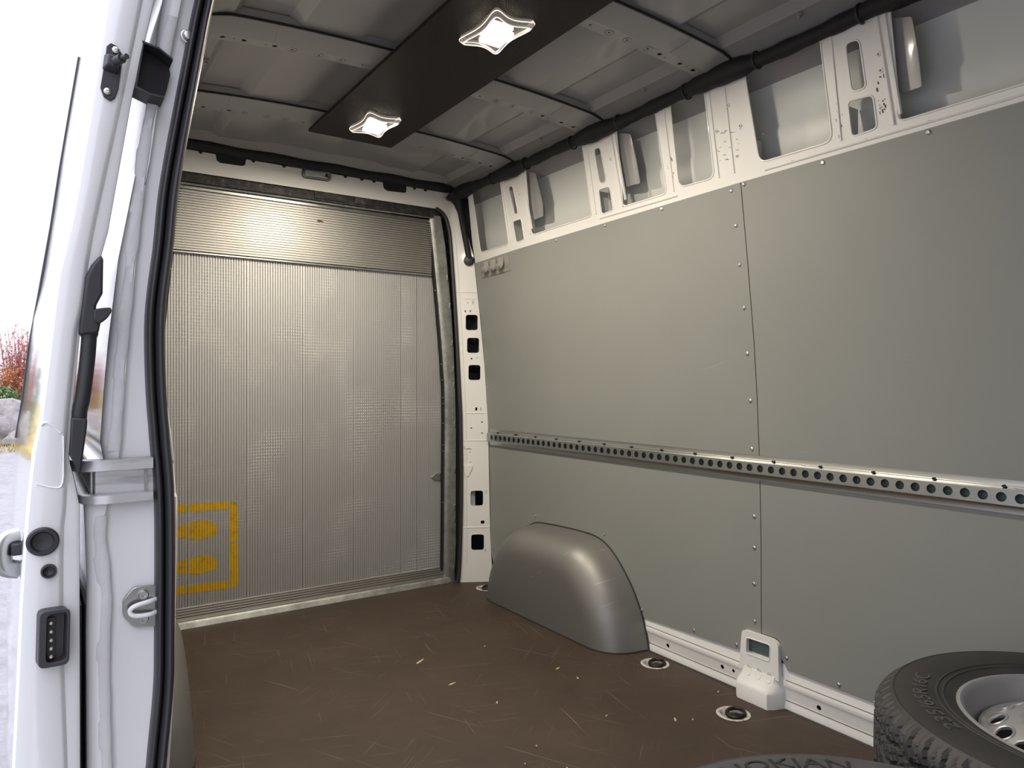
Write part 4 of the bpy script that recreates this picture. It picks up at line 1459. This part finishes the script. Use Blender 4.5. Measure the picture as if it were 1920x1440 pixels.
def arch(side, xin, label):
    xo = side * 0.853
    t = root('wheel_arch_cover', (xo, 2.42, 0.0), label, 'wheel arch')
    depth = abs(0.853 - xin)
    r = min(0.140, depth * 0.80)
    cyy = 2.42
    smooth_arch = [(p.x, p.y) for p in smooth_pts([Vector((a, b, 0)) for a, b in ARCH], 3)]
    rings = []
    def ring(x, ins):
        out = []
        for y, z in smooth_arch:
            f = max(0.0, 1 - ins / 0.49)
            yy = cyy + (y - cyy) * f
            zz = z * (1 - ins * 0.85 / 0.378)
            out.append((x, yy, max(zz, 0.0)))
        return out
    rings.append(ring(xo, 0.0))
    rings.append(ring(xo - side * (depth - r) * 0.5, 0.003))
    rings.append(ring(xo - side * (depth - r), 0.008))
    for k in range(1, 9):
        a = PI / 2 * k / 8
        rings.append(ring(xo - side * ((depth - r) + r * math.sin(a)), 0.008 + r * 0.98 * (1 - math.cos(a))))
    rings.append(ring(xo - side * (depth + 0.0005), 0.008 + r * 0.98 + 0.05))
    rings.append(ring(xo - side * (depth + 0.001), 0.008 + r * 0.98 + 0.16))
    mb = MB()
    mb.loft(rings, False, False)
    last = rings[-1]
    mb.add(last, [tuple(range(len(last)))])
    build(mb, 'cover_shell', M_ARCH, t, smooth=60)
    mb = MB()
    e = rings[0]
    mb.tube([(x - side * 0.006, y, z + 0.0015) for x, y, z in e if z > 0.0 or True], 0.0028, 6)
    build(mb, 'edge_seal', M_RUBBER, t, smooth=60)
    mb = MB()
    base = [(r_[0][0], r_[0][1], 0.002) for r_ in rings[:11]] + [(r_[-1][0], r_[-1][1], 0.002) for r_ in reversed(rings[:11])]
    mb.tube(base, 0.0035, 6)
    build(mb, 'base_seal', M_RUBBER, t, smooth=60)
    return t


arch(1, 0.672, 'grey plastic wheel arch cover bulging from the wall with lashing rail')
arch(-1, 0.715, 'grey plastic wheel arch cover half hidden behind the sliding door pillar')

# ------------------------------------------------------------------ lashing rings in the floor
ring_labels = ['sunken lashing ring at the rear corner behind the wheel arch', 'sunken lashing ring on the floor in front of the wheel arch', 'sunken lashing ring on the floor beside the white pillar foot']
proto = None
for (x, y), lab in zip(RINGS, ring_labels):
    if proto is None:
        t = root('lashing_ring', (x, y, 0), lab, 'lashing ring', 'lashing rings sunk in the floor')
        mb = MB()
        mb.lathe([(0.0435, -0.016), (0.0435, 0.0), (0.050, 0.0005), (0.0505, 0.002), (0.047, 0.0032), (0.040, 0.002), (0.036, -0.004), (0.028, -0.011), (0.0005, -0.012)], (x, y, 0), 'Z', 40)
        build(mb, 'ring_cup', M_GUARD, t, smooth=40)
        mb = MB()
        mb.tube([(x + 0.006 + 0.026 * math.cos(a), y - 0.004 + 0.026 * math.sin(a), 0.004 + 0.004 * math.cos(a)) for a in [2 * PI * k / 28 for k in range(28)]], 0.0058, 10, True)
        build(mb, 'ring', M_RING, t, smooth=60)
        mb = MB()
        mb.box((x + 0.004, y - 0.004, -0.004), (0.022, 0.014, 0.012))
        mb.tube([(x - 0.008, y + 0.012, -0.002), (x + 0.018, y - 0.020, -0.002)], 0.006, 8)
        build(mb, 'ring_bracket', M_RING, t, bevel=0.002)
        proto = t
    else:
        c = copy_tree(proto)
        c.location = (x, y, 0)
        c['label'] = lab
# stray wood splinters on the floor
CHIPS = [(0.085, 2.311, 0.050, 0.55, 'long pale wood splinter on the floor nearest the tail lift'),
         (0.087, 2.079, 0.030, 0.2, 'pale wood splinter on the floor just in front of the longest one'),
         (0.136, 1.879, 0.014, 0.9, 'short pale wood crumb on the open middle of the brown floor'),
         (0.458, 1.985, 0.022, 0.3, 'pale wood splinter on the floor nearest the wheel arch face'),
         (0.464, 1.883, 0.014, 1.2, 'pale wood crumb between the wheel arch and the open floor'),
         (0.361, 1.620, 0.008, 0.1, 'tiny pale wood speck in the middle of the floor'),
         (0.515, 1.488, 0.022, 0.9, 'pale wood splinter beside the lashing ring near the pillar foot'),
         (0.357, 2.310, 0.008, 0.4, 'tiny pale wood speck on the floor far back'),
         (0.774, 1.544, 0.010, 0.1, 'pale wood crumb by the sill beside the pillar foot'),
         (0.559, 1.459, 0.008, 0.7, 'tiny pale wood speck left of the nearest lashing ring')]
for x, y, L, a, lab in CHIPS:
    mb = MB()
    w = 0.0022 + L * 0.05
    c, s_ = math.cos(a), math.sin(a)
    pts = [(-L / 2, -w * 0.4), (-L / 6, -w), (L / 2, -w * 0.3), (L / 2.2, w * 0.5), (0, w), (-L / 2.3, w * 0.6)]
    mb.prism([(x + u * c - v * s_, y + u * s_ + v * c) for u, v in pts], lambda u, v: (u, v, 0.0002), lambda u, v: (u, v, 0.0024))
    o = build(mb, 'wood_splinter', M_WOOD, smooth=0)
    tag(o, lab, 'splinter', 'wood splinters on the floor', 'thing')

# ------------------------------------------------------------------ wheels
def tyre_mesh(name):
    """tyre lying flat, axis Z, mid plane z=0"""
    prof = [(0.203, -0.088, 0), (0.207, -0.098, 0), (0.222, -0.104, 0), (0.238, -0.1095, 0), (0.2395, -0.1115, 0), (0.2415, -0.1115, 0), (0.243, -0.1105, 0), (0.2485, -0.1115, 0), (0.250, -0.1135, 0), (0.252, -0.1135, 0), (0.2535, -0.1125, 0), (0.262, -0.1140, 0), (0.285, -0.1155, 0), (0.305, -0.1140, 0), (0.320, -0.1105, 0), (0.3225, -0.1115, 0), (0.326, -0.1075, 0)]
    tread = []
    nt = 50
    for k in range(nt + 1):
        z = -0.102 + 0.204 * k / nt
        a = abs(z) / 0.102
        r = 0.3555 - 0.0035 * a ** 2 - 0.018 * max(0, (a - 0.72) / 0.28) ** 2
        tread.append((r, z, 1))
    up = [(r, -z, 0) for r, z, _ in reversed(prof)]
    P = prof + tread + up
    N = 720
    V, F = [], []
    for i in range(N):
        th = 2 * PI * i / N
        for r, z, tr in P:
            rr = r
            if tr:
                d = 0
                zig = 0.007 * (abs(((th * 30 / (2 * PI)) % 1) * 2 - 1) - 0.5) * 2
                for g in (-0.058, -0.022, 0.022, 0.058):
                    if abs(z - g - zig) < 0.0042:
                        d = 0.009
                ph_ = (th * 60 / (2 * PI) + abs(z) * 14) % 1
                if abs(z) > 0.02 and ph_ < 0.17:
                    d = max(d, 0.009)
                elif abs(z) > 0.03 and 0.52 < ph_ < 0.60:
                    d = max(d, 0.004)
                elif abs(z) <= 0.02 and (th * 60 / (2 * PI) + z * 20) % 1 < 0.14:
                    d = max(d, 0.008)
                rr = r - d * (1.0 if abs(z) < 0.095 else 0.6)
            V.append((rr * math.cos(th), rr * math.sin(th), z * 0.94))
    n = len(P)
    for i in range(N):
        j = (i + 1) % N
        for k in range(n - 1):
            F.append((i * n + k, j * n + k, j * n + k + 1, i * n + k + 1))
    me = bpy.data.meshes.new(name)
    me.from_pydata(V, [], F)
    for q in me.polygons:
        q.use_smooth = True
    me.set_sharp_from_angle(angle=R(24))
    return me


def rim_meshes():
    mb = MB()
    # barrel with flanges (inside and outside walls)
    mb.lathe([(0.2045, -0.094), (0.2195, -0.094), (0.222, -0.100), (0.220, -0.104), (0.213, -0.104), (0.208, -0.096), (0.200, -0.09), (0.188, -0.05), (0.172, -0.02), (0.172, 0.02), (0.190, 0.055), (0.199, 0.078),
              (0.203, 0.090), (0.208, 0.100), (0.214, 0.1045), (0.2205, 0.1035), (0.2215, 0.099), (0.2185, 0.095), (0.2045, 0.093)], n=96)
    barrel = mb
    mb = MB()
    RR = [0.0, 0.05, 0.085, 0.100, 0.118, 0.140, 0.158, 0.170, 0.178, 0.186]
    ZZ = [0.060, 0.060, 0.062, 0.082, 0.092, 0.084, 0.072, 0.062, 0.058, 0.062]
    hs = [circle(0, 0, 0.042, 32)]
    for k in range(18):
        a = R(20 * k + 11.5)
        c, s = math.cos(a), math.sin(a)
        h = []
        for q in range(18):
            b = 2 * PI * q / 18
            u, v = 0.0135 * math.cos(b), 0.0185 * math.sin(b)
            rr = 0.156 + u
            h.append((rr * c - v * s, rr * s + v * c))
        hs.append(h)
    for k in range(6):
        a = 2 * PI * k / 6
        hs.append(circle(0.0725 * math.cos(a), 0.0725 * math.sin(a), 0.009, 12))
    # concentric constraint circles through sampled grid lines
    plate(mb, circle(0, 0, 0.186, 96), hs, lambda u, v, t_: (u, v, interp(math.hypot(u, v), RR, ZZ) - t_), 0.005,
          us=[-0.18 + 0.012 * k for k in range(31)], vs=[-0.18 + 0.012 * k for k in range(31)])
    for h in hs[1:19]:
        mb.tube([(u, v, interp(math.hypot(u, v), RR, ZZ)) for u, v in h], 0.0026, 6, True)
    return barrel, mb


def text_on_arc(txt, size, rmid, ang, z, th=0.0012, wide=1.0):
    """text bent along an arc of the sidewall, tops outward, centred on angle ang"""
    cu = bpy.data.curves.new('lettering', 'FONT')
    cu.body = txt
    cu.size = size
    cu.align_x = 'CENTER'
    cu.resolution_u = 3
    cu.extrude = th / 2
    ob = bpy.data.objects.new('lettering', cu)
    COL.objects.link(ob)
    dg = bpy.context.evaluated_depsgraph_get()
    me = bpy.data.meshes.new_from_object(ob.evaluated_get(dg))
    bpy.data.objects.remove(ob)
    bm = bmesh.new()
    bm.from_mesh(me)
    bmesh.ops.subdivide_edges(bm, edges=[e for e in bm.edges if e.calc_length() > 0.008], cuts=2)
    for v in bm.verts:
        r = rmid - size * 0.36 + v.co.y
        a = ang - v.co.x * wide / rmid
        v.co = (r * math.cos(a), r * math.sin(a), z + v.co.z + th / 2)
    bm.to_mesh(me)
    bm.free()
    return me


TYRE = tyre_mesh('tyre')
TYRE.materials.append(M_TYRE)
TYRE2 = TYRE.copy()
TYRE2.materials.clear()
TYRE2.materials.append(M_TYRE_GREY)
barrel, disc = rim_meshes()
RIMS = None
ZK = 0.94
HALF = 0.1155 * ZK
# (x, y, level, rotation, tyre mesh, label)
WHEELS = [
    (0.432, 0.432, 1, 0.0, TYRE, 'studded winter tyre on a silver steel rim, on top beside the grey wall'),
    (0.432, 0.432, 0, 0.9, TYRE, 'studded winter tyre lying underneath the silver-rimmed wheel by the wall'),
    (-0.283, 0.404, 1, 0.4, TYRE2, 'dusty grey tyre with large raised lettering at the bottom picture edge'),
    (-0.283, 0.404, 0, 1.3, TYRE2, 'dusty grey tyre underneath the one with large raised lettering'),
]
for x, y, lev, rot, tm, lab in WHEELS:
    zc = HALF + lev * 2 * HALF
    t = root('spare_wheel', (x, y, zc), lab, 'wheel', 'four loose wheels stacked in pairs')
    o = bpy.data.objects.new('tyre', tm)
    COL.objects.link(o)
    o.parent = t
    o.rotation_euler = (0, 0, rot)
    ty = o
    if RIMS is None:
        mbb = MB()
        mbb.v = [(v[0] + x, v[1] + y, v[2] * ZK + zc) for v in barrel.v]
        mbb.f = barrel.f
        b = build(mbb, 'rim_barrel', M_RIM, t, smooth=40)
        mbb = MB()
        mbb.v = [(v[0] + x, v[1] + y, v[2] * ZK + zc) for v in disc.v]
        mbb.f = disc.f
        d = build(mbb, 'rim_disc', M_RIM, t, smooth=50)
        RIMS = (b.data, d.data)
    else:
        for nm, me in zip(('rim_barrel', 'rim_disc'), RIMS):
            o = bpy.data.objects.new(nm, me)
            COL.objects.link(o)
            o.parent = t
    if lev == 1:
        if x > 0:
            me = text_on_arc('235/65R16C', 0.036, 0.280, R(127), HALF - 0.0004, 0.0012, 1.35)
            me.materials.append(M_LETTER_L)
        else:
            me = text_on_arc('NOKIAN', 0.036, 0.290, R(61), HALF - 0.0006, 0.0012, 1.45)
            me.materials.append(M_LETTER)
        o = bpy.data.objects.new('sidewall_lettering', me)
        COL.objects.link(o)
        o.parent = t
        mb = MB()
        random.seed(2)
        for k in range(64):
            a = 2 * PI * k / 64 + random.uniform(-0.02, 0.02)
            zz = random.choice((-0.07, -0.04, 0.04, 0.07))
            aa = abs(zz) / 0.102
            rs_ = 0.3550 - 0.0035 * aa ** 2 - 0.018 * max(0, (aa - 0.72) / 0.28) ** 2
            c = Vector((x + rs_ * math.cos(a), y + rs_ * math.sin(a), zc + zz * ZK))
            mb.tube([c, c + Vector((math.cos(a), math.sin(a), 0)) * 0.0016], 0.0018, 6)
        o = build(mb, 'studs', M_SCREW, t)
        o['kind'] = 'stuff'

# ------------------------------------------------------------------ outside: yard, boulders, shrubs
ZG = -0.68
mb = MB()
N = 30
mb.add([(-60 + 120 * i / N, -20 + 44 * j / N, ZG) for j in range(N + 1) for i in range(N + 1)],
       [(j * (N + 1) + i, j * (N + 1) + i + 1, (j + 1) * (N + 1) + i + 1, (j + 1) * (N + 1) + i) for j in range(N) for i in range(N)])
o = build(mb, 'ground', M_ASPH, smooth=0)
tag(o, 'pale wet gravel yard outside the van', None, None, 'structure')
mb = MB()
mb.loft([[(x, 24, ZG - 0.01), (x, 27, ZG + 0.5), (x, 34, ZG + 1.0), (x, 60, ZG + 1.2)] for x in (-60, -20, 0, 20, 60)], False, False)
o = build(mb, 'earth_bank', M_GRASS, smooth=0)
tag(o, 'low yellowish earth bank at the end of the yard', None, None, 'structure')
mb = MB()
random.seed(21)
for k in range(2600):
    x = random.uniform(-9, 7)
    y = random.uniform(21.2, 24.5)
    h = random.uniform(0.06, 0.26)
    a = random.uniform(0, PI)
    dx, dy = 0.02 * math.cos(a), 0.02 * math.sin(a)
    lx, ly = random.uniform(-0.1, 0.1), random.uniform(-0.1, 0.1)
    zb = ZG + max(0, (y - 24) / 3 * 0.5)
    mb.add([(x - dx, y - dy, zb), (x + dx, y + dy, zb), (x + lx, y + ly, zb + h)], [(0, 1, 2)])
o = build(mb, 'grass_verge', M_GRASS, smooth=0, recalc=False)
tag(o, 'yellow autumn grass along the end of the yard', 'grass', None, 'stuff')


def boulder(x, y, sx, sy, sz, seed, label):
    bm = bmesh.new()
    bmesh.ops.create_icosphere(bm, subdivisions=4, radius=1.0)
    for v in bm.verts:
        d = 1 + 0.32 * noise.noise(v.co * 1.1 + Vector((seed, 0, 0))) + 0.10 * noise.noise(v.co * 3.1 + Vector((0, seed, 0)))
        c = v.co * d
        v.co = (x + c.x * sx, y + c.y * sy, ZG - 0.02 + max(0, c.z + 0.55) * sz)
    me = bpy.data.meshes.new('boulder')
    bm.to_mesh(me)
    bm.free()
    me.materials.append(M_ROCK)
    for q in me.polygons:
        q.use_smooth = True
    me.set_sharp_from_angle(angle=R(25))
    o = bpy.data.objects.new('boulder', me)
    COL.objects.link(o)
    tag(o, label, 'rock', 'boulders along the yard edge', 'thing')


boulder(-1.62, 24.6, 0.95, 0.7, 0.85, 1.3, 'large pale boulder at the left picture edge under the shrubs')
boulder(-0.55, 24.9, 0.62, 0.6, 0.60, 5.1, 'rounded pale boulder seen beside the edge of the open door')
boulder(-2.9, 25.2, 0.9, 0.7, 0.70, 8.7, 'pale boulder mirrored in the body side below the grip handle')
boulder(-1.25, 23.6, 0.55, 0.4, 0.32, 2.2, 'flat grey slab of rock lying in front of the large boulder')


def shrub(x, y, h, kind, seed, label, spread=1.0):
    rnd = random.Random(seed)
    zb = ZG + 0.25
    t = root('shrub' if kind != 'pine' else 'young_pine', (x, y, zb - 0.1), label, 'shrub' if kind != 'pine' else 'tree', 'shrubs and saplings at the yard edge')
    br, lf = MB(), MB()
    def leaf(c, s):
        a = Vector((rnd.uniform(-1, 1), rnd.uniform(-1, 1), rnd.uniform(-1, 1))).normalized()
        b = a.cross(Vector((rnd.uniform(-1, 1), rnd.uniform(-1, 1), rnd.uniform(-1, 1)))).normalized()
        lf.add([c - a * s, c + b * s * 0.5, c + a * s, c - b * s * 0.5], [(0, 1, 2, 3)])
    if kind == 'pine':
        br.tube([(x, y, zb - 0.3), (x, y, zb + h * 0.5), (x + 0.03, y, zb + h)], [0.05, 0.035, 0.008], 6)
        nl = 13
        for i in range(nl):
            z = zb + h * (0.08 + 0.9 * i / nl)
            L = 0.95 * spread * (1 - i / nl) + 0.12
            for k in range(7):
                a = rnd.uniform(0, 2 * PI)
                e = Vector((x + L * math.cos(a), y + L * math.sin(a), z + L * 0.35))
                s = Vector((x, y, z))
                br.tube([s, e], [0.012, 0.004], 4)
                for q in range(26):
                    tt = rnd.uniform(0.2, 1.05)
                    c = s.lerp(e, tt) + Vector((rnd.gauss(0, 0.05), rnd.gauss(0, 0.05), rnd.gauss(0, 0.04)))
                    leaf(c, rnd.uniform(0.04, 0.08))
        mats = (M_BARK, M_NEEDLE)
    else:
        for k in range(95):
            a = rnd.uniform(0, 2 * PI)
            rr = rnd.uniform(0, 0.35) * spread
            tip = rnd.uniform(0.2, 0.85) * spread
            hh = h * rnd.uniform(0.55, 1.0)
            p0 = Vector((x + rr * math.cos(a), y + rr * math.sin(a), zb - 0.3))
            p3 = Vector((x + tip * math.cos(a), y + tip * math.sin(a), zb + hh))
            p1 = p0.lerp(p3, 0.5) + Vector((rnd.gauss(0, 0.07), rnd.gauss(0, 0.07), 0.1))
            br.tube([p0, p1, p3], [0.014, 0.009, 0.004], 4)
            for q in range(5):
                s = p1.lerp(p3, rnd.uniform(0, 0.9))
                e = s + Vector((rnd.gauss(0, 0.13), rnd.gauss(0, 0.13), rnd.uniform(0.12, 0.4)))
                br.tube([s, e], [0.006, 0.003], 3)
                for w in range(4 if kind == 'red' else 7):
                    leaf(s.lerp(e, rnd.uniform(0.1, 1)) + Vector((rnd.gauss(0, 0.03), rnd.gauss(0, 0.03), 0)), rnd.uniform(0.025, 0.05))
        mats = (M_TWIG, M_LEAFR if kind == 'red' else M_LEAFO)
    build(br, 'branches', mats[0], t, smooth=0, recalc=False)
    o = build(lf, 'foliage', mats[1], t, smooth=0, recalc=False)
    o['kind'] = 'stuff'


shrub(-1.35, 26.8, 3.2, 'red', 1, 'tall red-twigged shrub behind the boulders beside the door edge', 0.8)
shrub(-1.95, 26.4, 2.0, 'orange', 2, 'orange-leaved shrub at the far left edge above the boulder', 0.8)
shrub(-1.75, 25.6, 1.35, 'pine', 3, 'small bright green pine at the left edge in front of orange leaves', 0.7)
shrub(-0.70, 26.6, 2.1, 'pine', 4, 'young green pine just right of the red shrub', 0.75)
shrub(-2.9, 27.2, 2.9, 'red', 5, 'reddish shrub mirrored in the white body side behind the door', 1.0)
shrub(-3.9, 26.5, 2.3, 'pine', 6, 'green pine sapling mirrored in the body side beside the grip handle', 1.0)
